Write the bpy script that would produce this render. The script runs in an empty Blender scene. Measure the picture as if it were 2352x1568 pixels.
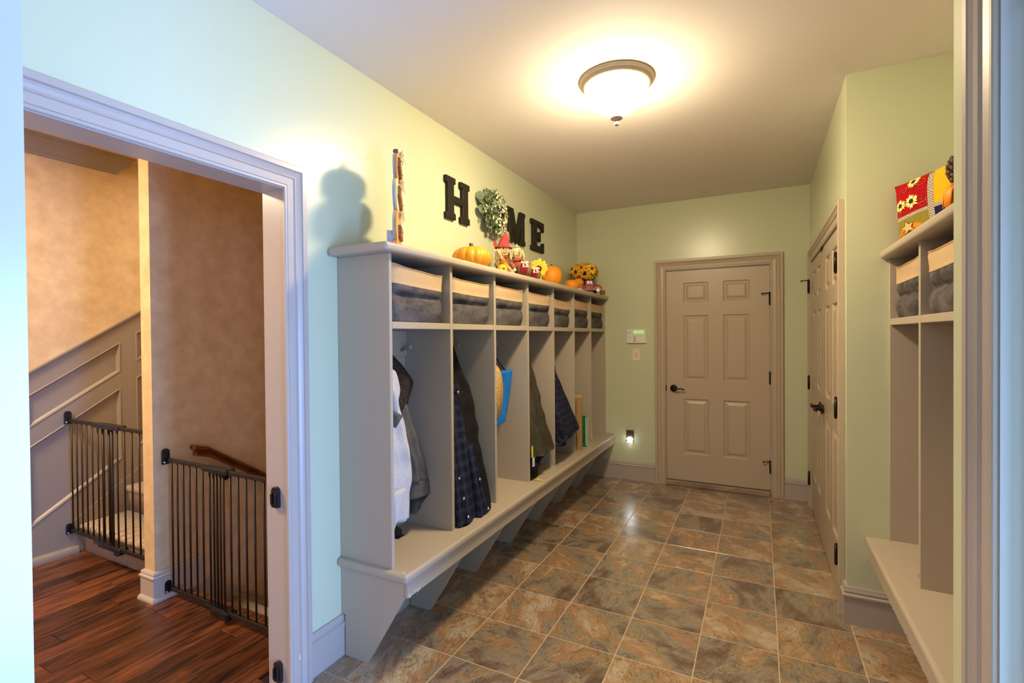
import bpy, bmesh, math, random
from mathutils import Vector, Matrix, Euler
S = bpy.context.scene
COL = S.collection
PI = math.pi
random.seed(7)

# ------------------------------------------------------------------ camera
cam_d = bpy.data.cameras.new('camera')
cam = bpy.data.objects.new('camera', cam_d)
COL.objects.link(cam)
S.camera = cam
yaw, pitch, roll = 0.4683, -0.0106, -0.0088
fw = Vector((-math.sin(yaw) * math.cos(pitch), math.cos(yaw) * math.cos(pitch), math.sin(pitch)))
rt = Vector((math.cos(yaw), math.sin(yaw), 0))
up = rt.cross(fw)
r2 = rt * math.cos(roll) + up * math.sin(roll)
u2 = -rt * math.sin(roll) + up * math.cos(roll)
M = Matrix((r2, u2, -fw)).transposed().to_4x4()
M.translation = Vector((1.7388, -4.9869, 1.4678))
cam.matrix_world = M
cam_d.sensor_width = 36
cam_d.lens = 1125.58 / 2352 * 36
cam_d.clip_start = 0.02

# ------------------------------------------------------------------ world, lights, exposure
S.view_settings.view_transform = 'Standard'
S.view_settings.look = 'None'
S.view_settings.gamma = 1
S.view_settings.use_curve_mapping = False
S.view_settings.exposure = 0.32
w = bpy.data.worlds.new('world')
S.world = w
w.use_nodes = True
w.node_tree.nodes['Background'].inputs[0].default_value = (0.45, 0.65, 1.0, 1)
w.node_tree.nodes['Background'].inputs[1].default_value = 0.15

LAMP_W = 170.0
LAMP_C = (1.0, 0.795, 0.505)
DAY_C = (0.34, 0.51, 1.0)
SKY_C = (0.22, 0.43, 1.0)
HALL_C = (1.0, 0.78, 0.52)


def area(name, loc, rot, sx, sy, power, color):
    d = bpy.data.lights.new(name, 'AREA')
    d.shape = 'RECTANGLE'
    d.size, d.size_y = sx, sy
    d.energy = power
    d.color = color
    o = bpy.data.objects.new(name, d)
    COL.objects.link(o)
    o.location = loc
    o.rotation_euler = rot
    return o


# daylight through the glazed side door on the right, and from the windows of the room behind
area('daylight_side_door', (3.6, -4.10, 0.85), (0, PI / 2, 0), 1.6, 0.9, 210, SKY_C)
area('daylight_rear_window', (2.5, -8.0, 2.9), (PI / 2 - 0.25, 0, 0), 4.6, 1.2, 25, DAY_C)
area('daylight_rear_right_window', (4.6, -6.7, 1.45), (PI / 2, 0, math.atan2(.56, -.83) - PI / 2), 1.6, 1.5, 145, DAY_C)
# recessed lights of the stair hall
for hx, hy, hp in ((-1.85, -4.75, 75), (-2.05, -2.2, 16)):
    area('hall_light', (hx, hy, 2.775), (0, 0, 0), 0.5, 0.5, hp, HALL_C)

# ------------------------------------------------------------------ materials


def lin(h):
    h = h.lstrip('#')
    c = [int(h[i:i + 2], 16) / 255 for i in (0, 2, 4)]
    return tuple(x / 12.92 if x <= 0.04045 else ((x + 0.055) / 1.055) ** 2.4 for x in c)


def new_mat(name):
    m = bpy.data.materials.new(name)
    m.use_nodes = True
    nt = m.node_tree
    return m, nt, nt.nodes['Principled BSDF']


def node(nt, kind, **kw):
    n = nt.nodes.new(kind)
    for k, v in kw.items():
        if k.startswith('i_'):
            n.inputs[k[2:]].default_value = v
        else:
            setattr(n, k, v)
    return n


def mat(name, col, rough=0.5, spec=0.5, metal=0.0, var=0.0, vscale=8.0, bump=0.0, bscale=60.0, stretch=(1, 1, 1), col2=None,
        sheen=0.0, detail=3.0, coat=0.0):
    """painted / cloth / metal surface with procedural colour variation and fine relief"""
    m, nt, b = new_mat(name)
    L = nt.links
    b.inputs['Roughness'].default_value = rough
    b.inputs['Specular IOR Level'].default_value = spec
    b.inputs['Metallic'].default_value = metal
    if sheen:
        b.inputs['Sheen Weight'].default_value = sheen
    if coat:
        b.inputs['Coat Weight'].default_value = coat
        b.inputs['Coat Roughness'].default_value = 0.1
    tc = node(nt, 'ShaderNodeTexCoord')
    mp = node(nt, 'ShaderNodeMapping')
    mp.inputs['Scale'].default_value = stretch
    L.new(tc.outputs['Object'], mp.inputs[0])
    if var or col2:
        nz = node(nt, 'ShaderNodeTexNoise', i_Scale=vscale, i_Detail=detail, i_Roughness=0.6)
        L.new(mp.outputs[0], nz.inputs['Vector'])
        cr = node(nt, 'ShaderNodeValToRGB')
        c2 = col2 or tuple(min(1, x * (1 + var)) for x in col)
        c1 = col if col2 else tuple(x * (1 - var) for x in col)
        cr.color_ramp.elements[0].position = 0.3
        cr.color_ramp.elements[1].position = 0.7
        cr.color_ramp.elements[0].color = (*c1, 1)
        cr.color_ramp.elements[1].color = (*c2, 1)
        L.new(nz.outputs[0], cr.inputs[0])
        L.new(cr.outputs[0], b.inputs['Base Color'])
    else:
        b.inputs['Base Color'].default_value = (*col, 1)
    if bump:
        n2 = node(nt, 'ShaderNodeTexNoise', i_Scale=bscale, i_Detail=2.0)
        L.new(mp.outputs[0], n2.inputs['Vector'])
        bp = node(nt, 'ShaderNodeBump', i_Strength=bump, i_Distance=0.002)
        L.new(n2.outputs[0], bp.inputs['Height'])
        L.new(bp.outputs[0], b.inputs['Normal'])
    return m


def emit_mat(name, col, strength):
    m, nt, b = new_mat(name)
    b.inputs['Base Color'].default_value = (0.8, 0.8, 0.78, 1)
    b.inputs['Emission Color'].default_value = (*col, 1)
    b.inputs['Emission Strength'].default_value = strength
    return m


def slate_mat():
    """slate-look vinyl tile: every tile its own cleft pattern and tones"""
    m, nt, b = new_mat('slate_tile')
    L = nt.links
    tc = node(nt, 'ShaderNodeTexCoord')
    oi = node(nt, 'ShaderNodeObjectInfo')
    mul = node(nt, 'ShaderNodeMath', operation='MULTIPLY')
    mul.inputs[1].default_value = 37.0
    L.new(oi.outputs['Random'], mul.inputs[0])
    rot = node(nt, 'ShaderNodeVectorRotate', rotation_type='Z_AXIS')
    ang = node(nt, 'ShaderNodeMath', operation='MULTIPLY')
    ang.inputs[1].default_value = 2.2
    L.new(oi.outputs['Random'], ang.inputs[0])
    L.new(tc.outputs['Object'], rot.inputs['Vector'])
    L.new(ang.outputs[0], rot.inputs['Angle'])
    cmb = node(nt, 'ShaderNodeCombineXYZ')
    for k in range(3):
        L.new(mul.outputs[0], cmb.inputs[k])
    add = node(nt, 'ShaderNodeVectorMath', operation='ADD')
    L.new(rot.outputs[0], add.inputs[0])
    L.new(cmb.outputs[0], add.inputs[1])
    st = node(nt, 'ShaderNodeMapping')
    st.inputs['Scale'].default_value = (1.0, 1.7, 1.0)
    L.new(add.outputs[0], st.inputs[0])
    big = node(nt, 'ShaderNodeTexNoise', i_Scale=4.2, i_Detail=7.0, i_Roughness=0.60, i_Distortion=0.35)
    L.new(st.outputs[0], big.inputs['Vector'])
    cr = node(nt, 'ShaderNodeValToRGB')
    e = cr.color_ramp.elements
    e[0].position, e[0].color = 0.28, (*lin('#5b4a3e'), 1)
    e[1].position, e[1].color = 0.78, (*lin('#bfa78a'), 1)
    for p, c in ((0.37, '#7b6452'), (0.43, '#8a8073'), (0.49, '#98805f'), (0.545, '#a07a5b'), (0.60, '#b0926e'), (0.66, '#b7a78f')):
        k = e.new(p)
        k.color = (*lin(c), 1)
    # per-tile shift of the tone
    sh = node(nt, 'ShaderNodeMath', operation='MULTIPLY_ADD')
    fr = node(nt, 'ShaderNodeMath', operation='FRACT')
    m2 = node(nt, 'ShaderNodeMath', operation='MULTIPLY')
    m2.inputs[1].default_value = 91.7
    L.new(oi.outputs['Random'], m2.inputs[0])
    L.new(m2.outputs[0], fr.inputs[0])
    L.new(fr.outputs[0], sh.inputs[0])
    sh.inputs[1].default_value = 0.16
    sh.inputs[2].default_value = -0.08
    ad = node(nt, 'ShaderNodeMath', operation='ADD')
    L.new(big.outputs[0], ad.inputs[0])
    L.new(sh.outputs[0], ad.inputs[1])
    L.new(ad.outputs[0], cr.inputs[0])
    # fine streaks
    st2 = node(nt, 'ShaderNodeMapping')
    st2.inputs['Scale'].default_value = (1.0, 5.0, 1.0)
    L.new(add.outputs[0], st2.inputs[0])
    fine = node(nt, 'ShaderNodeTexNoise', i_Scale=30.0, i_Detail=8.0, i_Roughness=0.78, i_Distortion=0.5)
    L.new(st2.outputs[0], fine.inputs['Vector'])
    fr2 = node(nt, 'ShaderNodeMapRange')
    fr2.inputs['From Min'].default_value = 0.3
    fr2.inputs['From Max'].default_value = 0.7
    fr2.inputs['To Min'].default_value = 0.50
    fr2.inputs['To Max'].default_value = 1.45
    L.new(fine.outputs[0], fr2.inputs[0])
    mx = node(nt, 'ShaderNodeVectorMath', operation='SCALE')
    L.new(cr.outputs[0], mx.inputs[0])
    L.new(fr2.outputs[0], mx.inputs['Scale'])
    # dark clefts
    ck = node(nt, 'ShaderNodeTexNoise', i_Scale=7.0, i_Detail=6.0, i_Roughness=0.55, i_Distortion=0.6)
    L.new(add.outputs[0], ck.inputs['Vector'])
    ab = node(nt, 'ShaderNodeMath', operation='SUBTRACT')
    ab.inputs[1].default_value = 0.5
    L.new(ck.outputs[0], ab.inputs[0])
    ab2 = node(nt, 'ShaderNodeMath', operation='ABSOLUTE')
    L.new(ab.outputs[0], ab2.inputs[0])
    mr = node(nt, 'ShaderNodeMapRange')
    mr.inputs['From Max'].default_value = 0.012
    mr.inputs['To Min'].default_value = 0.45
    mr.inputs['To Max'].default_value = 1.0
    L.new(ab2.outputs[0], mr.inputs[0])
    mx2 = node(nt, 'ShaderNodeVectorMath', operation='SCALE')
    L.new(mx.outputs[0], mx2.inputs[0])
    L.new(mr.outputs[0], mx2.inputs['Scale'])
    L.new(mx2.outputs[0], b.inputs['Base Color'])
    b.inputs['Roughness'].default_value = 0.27
    b.inputs['Specular IOR Level'].default_value = 0.8
    b.inputs['Coat Weight'].default_value = 1.0
    b.inputs['Coat Roughness'].default_value = 0.24
    rel = node(nt, 'ShaderNodeTexNoise', i_Scale=22.0, i_Detail=1.0)
    L.new(st2.outputs[0], rel.inputs['Vector'])
    bp = node(nt, 'ShaderNodeBump', i_Strength=0.12, i_Distance=0.0006)
    L.new(rel.outputs[0], bp.inputs['Height'])
    L.new(bp.outputs[0], b.inputs['Normal'])
    return m


def wood_mat(name, dark, light, rough=0.35, scale=1.0, axis='Y', rnd=True, lo=0.35, hi=0.7):
    m, nt, b = new_mat(name)
    L = nt.links
    tc = node(nt, 'ShaderNodeTexCoord')
    oi = node(nt, 'ShaderNodeObjectInfo')
    mul = node(nt, 'ShaderNodeMath', operation='MULTIPLY')
    mul.inputs[1].default_value = 53.0 if rnd else 0.0
    L.new(oi.outputs['Random'], mul.inputs[0])
    cmb = node(nt, 'ShaderNodeCombineXYZ')
    for k in range(3):
        L.new(mul.outputs[0], cmb.inputs[k])
    add = node(nt, 'ShaderNodeVectorMath', operation='ADD')
    L.new(tc.outputs['Object'], add.inputs[0])
    L.new(cmb.outputs[0], add.inputs[1])
    mp = node(nt, 'ShaderNodeMapping')
    s = [14 * scale] * 3
    s['XYZ'.index(axis)] = 1.6 * scale
    mp.inputs['Scale'].default_value = s
    L.new(add.outputs[0], mp.inputs[0])
    nz = node(nt, 'ShaderNodeTexNoise', i_Scale=2.0, i_Detail=6.0, i_Roughness=0.65, i_Distortion=0.7)
    L.new(mp.outputs[0], nz.inputs['Vector'])
    cr = node(nt, 'ShaderNodeValToRGB')
    cr.color_ramp.elements[0].position = lo
    cr.color_ramp.elements[1].position = hi
    cr.color_ramp.elements[0].color = (*dark, 1)
    cr.color_ramp.elements[1].color = (*light, 1)
    L.new(nz.outputs[0], cr.inputs[0])
    hs = node(nt, 'ShaderNodeHueSaturation')
    mr = node(nt, 'ShaderNodeMapRange')
    mr.inputs['To Min'].default_value = 0.55 if rnd else 1.0
    mr.inputs['To Max'].default_value = 1.35 if rnd else 1.0
    L.new(oi.outputs['Random'], mr.inputs[0])
    L.new(mr.outputs[0], hs.inputs['Value'])
    L.new(cr.outputs[0], hs.inputs['Color'])
    L.new(hs.outputs[0], b.inputs['Base Color'])
    b.inputs['Roughness'].default_value = rough
    bp = node(nt, 'ShaderNodeBump', i_Strength=0.15, i_Distance=0.002)
    L.new(nz.outputs[0], bp.inputs['Height'])
    L.new(bp.outputs[0], b.inputs['Normal'])
    return m


def plaid_mat(name, base, line, period=0.05):
    m, nt, b = new_mat(name)
    L = nt.links
    tc = node(nt, 'ShaderNodeTexCoord')
    sp = node(nt, 'ShaderNodeSeparateXYZ')
    L.new(tc.outputs['Object'], sp.inputs[0])

    def stripes(out, per, thr):
        a = node(nt, 'ShaderNodeMath', operation='MULTIPLY')
        a.inputs[1].default_value = 2 * PI / per
        L.new(out, a.inputs[0])
        s = node(nt, 'ShaderNodeMath', operation='SINE')
        L.new(a.outputs[0], s.inputs[0])
        r = node(nt, 'ShaderNodeMapRange')
        r.inputs['From Min'].default_value = thr - 0.25
        r.inputs['From Max'].default_value = thr + 0.25
        L.new(s.outputs[0], r.inputs[0])
        return r.outputs[0]
    h = node(nt, 'ShaderNodeMath', operation='ADD')
    L.new(stripes(sp.outputs['Y'], period, 0.3), h.inputs[0])
    L.new(stripes(sp.outputs['Z'], period, 0.3), h.inputs[1])
    hh = node(nt, 'ShaderNodeMath', operation='MULTIPLY')
    hh.inputs[1].default_value = 0.5
    L.new(h.outputs[0], hh.inputs[0])
    nz = node(nt, 'ShaderNodeTexNoise', i_Scale=70.0, i_Detail=2.0)
    L.new(tc.outputs['Object'], nz.inputs['Vector'])
    mm = node(nt, 'ShaderNodeMath', operation='MULTIPLY')
    L.new(hh.outputs[0], mm.inputs[0])
    L.new(nz.outputs[0], mm.inputs[1])
    mx = node(nt, 'ShaderNodeMix', data_type='RGBA')
    mx.inputs['A'].default_value = (*base, 1)
    mx.inputs['B'].default_value = (*line, 1)
    L.new(mm.outputs[0], mx.inputs['Factor'])
    L.new(mx.outputs['Result'], b.inputs['Base Color'])
    b.inputs['Roughness'].default_value = 0.9
    b.inputs['Specular IOR Level'].default_value = 0.15
    return m


def gingham_mat():
    m, nt, b = new_mat('gingham_ribbon')
    L = nt.links
    tc = node(nt, 'ShaderNodeTexCoord')
    ch = node(nt, 'ShaderNodeTexChecker', i_Scale=170.0)
    ch.inputs['Color1'].default_value = (*lin('#cfc4b4'), 1)
    ch.inputs['Color2'].default_value = (*lin('#7d6c60'), 1)
    L.new(tc.outputs['Object'], ch.inputs['Vector'])
    L.new(ch.outputs[0], b.inputs['Base Color'])
    b.inputs['Roughness'].default_value = 0.9
    return m


def pumpkin_mat(name, c1, c2, rough=0.42):
    return mat(name, c1, rough=rough, spec=0.4, col2=c2, vscale=5.0, bump=0.1, bscale=30)


WALL = mat('mint_green_wall_paint', (0.61, 0.64, 0.43), rough=0.27, spec=0.5, bump=0.05, bscale=170)
CEIL = mat('flat_white_ceiling_paint', (0.84, 0.78, 0.73), rough=0.8, spec=0.2, bump=0.08, bscale=160)
TRIM = mat('taupe_trim_paint', (0.46, 0.395, 0.34), rough=0.28, spec=0.5)
TRIMW = mat('taupe_trim_paint_with_rough_edge', (0.46, 0.395, 0.34), rough=0.35, spec=0.5, bump=0.12, bscale=90)
CHIP = mat('chipped_bare_paint', (0.66, 0.62, 0.54), rough=0.8, var=0.12, vscale=60)
DOORP = mat('taupe_door_paint', (0.50, 0.40, 0.29), rough=0.36, spec=0.5, bump=0.05, bscale=220)
LOCK = mat('taupe_locker_paint', (0.455, 0.385, 0.295), rough=0.42, spec=0.45, bump=0.05, bscale=140)
HALLW = mat('sponged_tan_wall_paint', lin('#c2a57a'), rough=0.6, spec=0.3, col2=lin('#d8be94'), vscale=11.0, detail=9.0, bump=0.1, bscale=120)
HALLC = mat('cream_hall_ceiling_paint', (0.62, 0.52, 0.42), rough=0.8, spec=0.2)
HALLT = mat('taupe_hall_trim_paint', (0.28, 0.232, 0.18), rough=0.4)
GROUT = mat('sand_grout', lin('#c9ad8b'), rough=0.75, var=0.12, vscale=30)
SLATE = slate_mat()
PLANK = wood_mat('walnut_floor_plank', lin('#2a130b'), lin('#7f4a29'), rough=0.3)
SUBF = mat('dark_plank_joint', lin('#1a0b06'), rough=0.8)
RAILW = wood_mat('stained_handrail_wood', lin('#3e1a0c'), lin('#84431f'), rough=0.22, rnd=False)
SILLW = wood_mat('threshold_wood', lin('#7a6350'), lin('#b39a80'), rough=0.5, axis='X', rnd=False)
CARPET = mat('beige_cut_pile_carpet', lin('#8d7563'), rough=0.95, spec=0.05, col2=lin('#c9b49f'), vscale=130.0, bump=1.0, bscale=190, sheen=0.3)
BLACKM = mat('dark_bronze_metal', lin('#2a221d'), rough=0.45, spec=0.5, metal=0.3, bump=0.06, bscale=200)
BLACKP = mat('black_plastic', lin('#17171a'), rough=0.25, spec=0.5, bump=0.04, bscale=120)
STEEL = mat('bright_steel', (0.7, 0.7, 0.68), rough=0.25, metal=1.0, bump=0.02, bscale=200)
BRONZE = mat('oil_rubbed_bronze', lin('#241a14'), rough=0.35, spec=0.6, metal=0.5, var=0.3, vscale=60)
NICKEL = mat('brushed_nickel', lin('#b7a892'), rough=0.45, metal=0.1, bump=0.03, bscale=200)
# glow graded by zone, dimmed towards the rim to shrink the ceiling halo
BOWLS = [emit_mat('lit_alabaster_glass_%s' % n_, LAMP_C, LAMP_W * k_) for n_, k_ in (('rim', .12), ('shoulder', .44), ('side', .90), ('base', 1.25))]
LINEN = mat('natural_linen', lin('#bc9f7b'), rough=0.95, spec=0.1, col2=lin('#ccb08a'), vscale=180, bump=0.4, bscale=300)
LINENH = mat('linen_hem', lin('#cda67c'), rough=0.95, spec=0.1, var=0.08, vscale=90)
DENIM = mat('charcoal_bin_fabric', lin('#39373b'), rough=0.95, spec=0.1, col2=lin('#736d6a'), vscale=20, detail=9.0, bump=0.5, bscale=260, stretch=(1, .5, 1))
LETTER = mat('black_letter_paint', lin('#201d14'), rough=0.6, spec=0.3, var=0.25, vscale=60, bump=0.2, bscale=90)
LEAFG = mat('eucalyptus_leaf', lin('#5f7355'), rough=0.6, col2=lin('#7f9273'), vscale=12)
SPRIG = mat('fine_green_sprig', lin('#4b5b26'), rough=0.7, col2=lin('#6d7a3a'), vscale=25)
WHITEF = mat('white_blossom', lin('#f0e6c4'), rough=0.7, var=0.06, vscale=40)
TWIG = mat('dark_twig', lin('#453322'), rough=0.8, var=0.3, vscale=40)
PUMP1 = pumpkin_mat('glossy_orange_pumpkin', lin('#dd8f22'), lin('#eea62c'))
PUMP2 = pumpkin_mat('bright_orange_pumpkin', lin('#e8891a'), lin('#f09a26'), 0.5)
STEM = mat('grey_brown_stem', lin('#3f342a'), rough=0.8, col2=lin('#8a7a5e'), vscale=30, stretch=(1, 1, 0.2))
RAFFIA = mat('pale_raffia', lin('#dcc07e'), rough=0.8, col2=lin('#f2e2b2'), vscale=40)
REDF = mat('red_felt', lin('#a03a38'), rough=0.9, spec=0.1, col2=lin('#bc5552'), vscale=30, bump=0.2)
REDG = mat('glossy_dark_red', lin('#7d0d14'), rough=0.18, spec=0.6, var=0.2, vscale=8)
BURLAP = mat('brown_burlap', lin('#6f5634'), rough=0.95, col2=lin('#93764c'), vscale=90, bump=0.5, bscale=260)
SKIN = mat('muslin_doll_cloth', lin('#ecd9a8'), rough=0.9, var=0.05, vscale=30, bump=0.2, bscale=250)
INK = mat('painted_black', lin('#1c1512'), rough=0.6, var=0.1)
WHITEC = mat('white_cloth', lin('#efe7d8'), rough=0.9, var=0.05, vscale=30)
YELL = mat('yellow_petal', lin('#f2bd1c'), rough=0.7, col2=lin('#f8d54a'), vscale=30)
ORAN = mat('orange_petal', lin('#dd8a12'), rough=0.7, col2=lin('#f2b324'), vscale=25)
CONE = mat('dark_flower_centre', lin('#2b1a10'), rough=0.9, var=0.3, vscale=80, bump=0.6, bscale=200)
YELLF = mat('yellow_felt', lin('#e8b224'), rough=0.9, spec=0.1, var=0.06, vscale=20, bump=0.2)
GREENB = mat('dark_green_stem', lin('#27381c'), rough=0.7, var=0.2, vscale=20)
REDT = mat('red_toy_paint', lin('#8d1e1b'), rough=0.35, var=0.1, vscale=12)
CREAM = mat('cream_print', lin('#f0e8dc'), rough=0.6, var=0.03, vscale=20)
CRATE = wood_mat('crate_wood', lin('#6b4220'), lin('#a8733c'), rough=0.7, scale=3, rnd=False)
SIGNB = mat('sign_back_grey_paint', lin('#aeb0b4'), rough=0.6, var=0.05)
SIGNF = mat('sign_orange_front', lin('#c98a4c'), rough=0.6, col2=lin('#dda468'), vscale=12)
SIGNC = mat('sign_cream_front', lin('#e6cfa6'), rough=0.6, var=0.05, vscale=12)
SIGNW = wood_mat('sign_plaque_wood', lin('#5f3c22'), lin('#a37448'), rough=0.7, scale=3, axis='X', rnd=False)
SWEAT = mat('heather_grey_fleece', lin('#b5b3b4'), rough=1.0, spec=0.05, col2=lin('#c9c7c8'), vscale=120, bump=0.3, bscale=220, sheen=0.2)
SHERPA = mat('dark_sherpa_fleece', lin('#1d1816'), rough=1.0, spec=0.05, col2=lin('#4a4039'), vscale=110, bump=1.0, bscale=130)
GREYK = mat('charcoal_knit', lin('#57534f'), rough=1.0, spec=0.05, col2=lin('#6a6560'), vscale=90, bump=0.3, bscale=200)
DARKK = mat('dark_grey_knit', lin('#3a3a3f'), rough=1.0, spec=0.05, var=0.1, vscale=60, bump=0.2, bscale=200)
BLACKC = mat('black_coat_cloth', lin('#121114'), rough=0.85, spec=0.2, col2=lin('#201d1d'), vscale=40, bump=0.3, bscale=160)
OLIVE = mat('olive_canvas', lin('#38342a'), rough=0.85, spec=0.2, col2=lin('#4a4538'), vscale=30, bump=0.3, bscale=180)
PLAID = plaid_mat('navy_plaid_flannel', lin('#1c1d2c'), lin('#3f4264'), 0.05)
PLAIDB = plaid_mat('dark_navy_plaid_flannel', lin('#181a28'), lin('#3b4266'), 0.06)
BLUEB = mat('bright_blue_bag_cloth', lin('#0b66c0'), rough=0.6, spec=0.3, col2=lin('#1f86e0'), vscale=14, bump=0.2, bscale=60)
STRAW = mat('woven_straw', lin('#a9813f'), rough=0.9, col2=lin('#e0bf7c'), vscale=60, bump=1.0, bscale=90)
CARD = mat('brown_cardboard', lin('#a8875a'), rough=0.9, var=0.06, vscale=20)
GREENX = mat('green_box_print', lin('#12502f'), rough=0.5, col2=lin('#2c7a4c'), vscale=50)
PALEG = mat('pale_box_edge', lin('#b9cdb2'), rough=0.6, var=0.05)
YTOY = mat('yellow_strap', lin('#e6dc45'), rough=0.5, var=0.05)
LBLUE = mat('pale_blue_tag', lin('#cdd8ee'), rough=0.6, var=0.03)
PLAST = mat('white_plastic', lin('#ece6dc'), rough=0.35, var=0.02)
IVORY = mat('ivory_plastic', lin('#e8dcc2'), rough=0.4, var=0.02)
LCD = emit_mat('green_backlit_display', (0.12, 0.85, 0.10), 0.75)
LED = emit_mat('night_light_lens', (0.9, 0.95, 1.0), 16.0)
BTN = mat('olive_button', lin('#a99a5c'), rough=0.5, var=0.05)
BROWNP = mat('dark_brown_plate', lin('#4a3a2e'), rough=0.4, var=0.15, vscale=40)
PRED = mat('red_pillow_cloth', lin('#a3141a'), rough=0.9, spec=0.1, var=0.1, vscale=40, bump=0.2, bscale=250)
POLIVE = mat('olive_pillow_cloth', lin('#8f8434'), rough=0.9, spec=0.1, var=0.08, vscale=40, bump=0.2, bscale=250)
PNAVY = mat('navy_pillow_cloth', lin('#20264a'), rough=0.9, spec=0.1, var=0.08, vscale=40)
GING = gingham_mat()
PALEY = mat('pale_yellow_thread', lin('#f7e68a'), rough=0.7, col2=lin('#fff6c8'), vscale=60)
TAN = mat('tan_felt', lin('#e0b877'), rough=0.9, var=0.05)
CONEB = mat('pine_cone_scale', lin('#4a3324'), rough=0.8, col2=lin('#6e4f3a'), vscale=40)
ORF = mat('orange_ribbon_cloth', lin('#e0611a'), rough=0.8, col2=lin('#f08a2e'), vscale=20)

# ------------------------------------------------------------------ mesh helpers
WO = {}          # world offset of every parent


class MB:
    def __init__(s):
        s.v, s.f, s.mi, s.sm = [], [], [], []

    def add(s, vs, fs, m=0, smooth=False):
        o = len(s.v)
        s.v += [tuple(p) for p in vs]
        for f in fs:
            s.f.append(tuple(i + o for i in f))
            s.mi.append(m)
            s.sm.append(smooth)
        return s

    def bm(s, bm, m=0, smooth=False):
        bm.verts.index_update()
        s.add([v.co[:] for v in bm.verts], [[v.index for v in f.verts] for f in bm.faces], m, smooth)
        bm.free()
        return s

    def box(s, x0, x1, y0, y1, z0, z1, bev=0, seg=2, m=0, smooth=False):
        bm = bmesh.new()
        bmesh.ops.create_cube(bm, size=1)
        for v in bm.verts:
            v.co = Vector(((x0 + x1) / 2 + v.co.x * (x1 - x0), (y0 + y1) / 2 + v.co.y * (y1 - y0), (z0 + z1) / 2 + v.co.z * (z1 - z0)))
        if bev:
            bmesh.ops.bevel(bm, geom=bm.edges[:], offset=bev, segments=seg, affect='EDGES', profile=0.5)
        return s.bm(bm, m, smooth)

    def prism(s, poly, ax, a0, a1, m=0):
        """extrude a 2-D polygon along an axis; poly in the two other axes in xyz order"""
        def P(p, a):
            q = list(p)
            q.insert(ax, a)
            return tuple(q)
        n = len(poly)
        vs = [P(p, a0) for p in poly] + [P(p, a1) for p in poly]
        fs = [[i, (i + 1) % n, n + (i + 1) % n, n + i] for i in range(n)]
        fs += [list(range(n))[::-1], [n + i for i in range(n)]]
        return s.add(vs, fs, m)

    def lathe(s, prof, c=(0, 0, 0), n=24, m=0, smooth=True, axis='Z', sc=(1, 1)):
        vs, fs = [], []
        k = len(prof)
        for i in range(n):
            a = 2 * PI * i / n
            for r, z in prof:
                x, y = r * math.cos(a) * sc[0], r * math.sin(a) * sc[1]
                if axis == 'Z':
                    p = (x, y, z)
                elif axis == 'X':
                    p = (z, x, y)
                else:
                    p = (y, z, x)
                vs.append((c[0] + p[0], c[1] + p[1], c[2] + p[2]))
        for i in range(n):
            j = (i + 1) % n
            for q in range(k - 1):
                fs.append([i * k + q, j * k + q, j * k + q + 1, i * k + q + 1])
        if prof[0][0] > 1e-5:
            fs.append([i * k for i in range(n)][::-1])
        if prof[-1][0] > 1e-5:
            fs.append([i * k + k - 1 for i in range(n)])
        return s.add(vs, fs, m, smooth)

    def loft(s, rings, m=0, smooth=True, cap=True, closed=True):
        n = len(rings[0])
        vs = [p for r in rings for p in r]
        fs = []
        for a in range(len(rings) - 1):
            for i in range(n if closed else n - 1):
                j = (i + 1) % n
                fs.append([a * n + i, a * n + j, (a + 1) * n + j, (a + 1) * n + i])
        if cap and closed:
            fs.append(list(range(n))[::-1])
            fs.append([(len(rings) - 1) * n + i for i in range(n)])
        return s.add(vs, fs, m, smooth)

    def tube(s, pts, r, n=8, m=0, smooth=True, flat=1.0):
        pts = [Vector(p) for p in pts]
        rings = []
        ref = None
        for i, p in enumerate(pts):
            t = (pts[min(i + 1, len(pts) - 1)] - pts[max(i - 1, 0)]).normalized()
            if ref is None:
                ref = Vector((0, 0, 1)) if abs(t.z) < 0.9 else Vector((1, 0, 0))
            a = t.cross(ref).normalized()
            b = a.cross(t).normalized()
            ref = b
            rr = r[i] if isinstance(r, (list, tuple)) else r
            rings.append([p + (a * math.cos(2 * PI * k / n) + b * math.sin(2 * PI * k / n) * flat) * rr for k in range(n)])
        return s.loft(rings, m, smooth)

    def ball(s, c, r, nu=12, nv=8, m=0):
        rx, ry, rz = r if isinstance(r, (list, tuple)) else (r, r, r)
        vs, fs = [], []
        for j in range(nv + 1):
            t = PI * j / nv
            for i in range(nu):
                a = 2 * PI * i / nu
                vs.append((c[0] + rx * math.sin(t) * math.cos(a), c[1] + ry * math.sin(t) * math.sin(a), c[2] - rz * math.cos(t)))
        for j in range(nv):
            for i in range(nu):
                k = (i + 1) % nu
                fs.append([j * nu + i, j * nu + k, (j + 1) * nu + k, (j + 1) * nu + i])
        return s.add(vs, fs, m, True)

    def xf(s, mtx):
        s.v = [tuple(mtx @ Vector(p)) for p in s.v]
        return s

    def mesh(s, name, mats, off=Vector((0, 0, 0))):
        me = bpy.data.meshes.new(name)
        me.from_pydata([tuple(Vector(p) - off) for p in s.v], [], s.f)
        for q in (mats if isinstance(mats, (list, tuple)) else [mats]):
            me.materials.append(q)
        me.polygons.foreach_set('material_index', s.mi)
        me.polygons.foreach_set('use_smooth', s.sm)
        b = bmesh.new()
        b.from_mesh(me)
        bmesh.ops.remove_doubles(b, verts=b.verts[:], dist=1e-6)
        bmesh.ops.recalc_face_normals(b, faces=b.faces[:])
        b.to_mesh(me)
        b.free()
        me.update()
        return me

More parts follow.
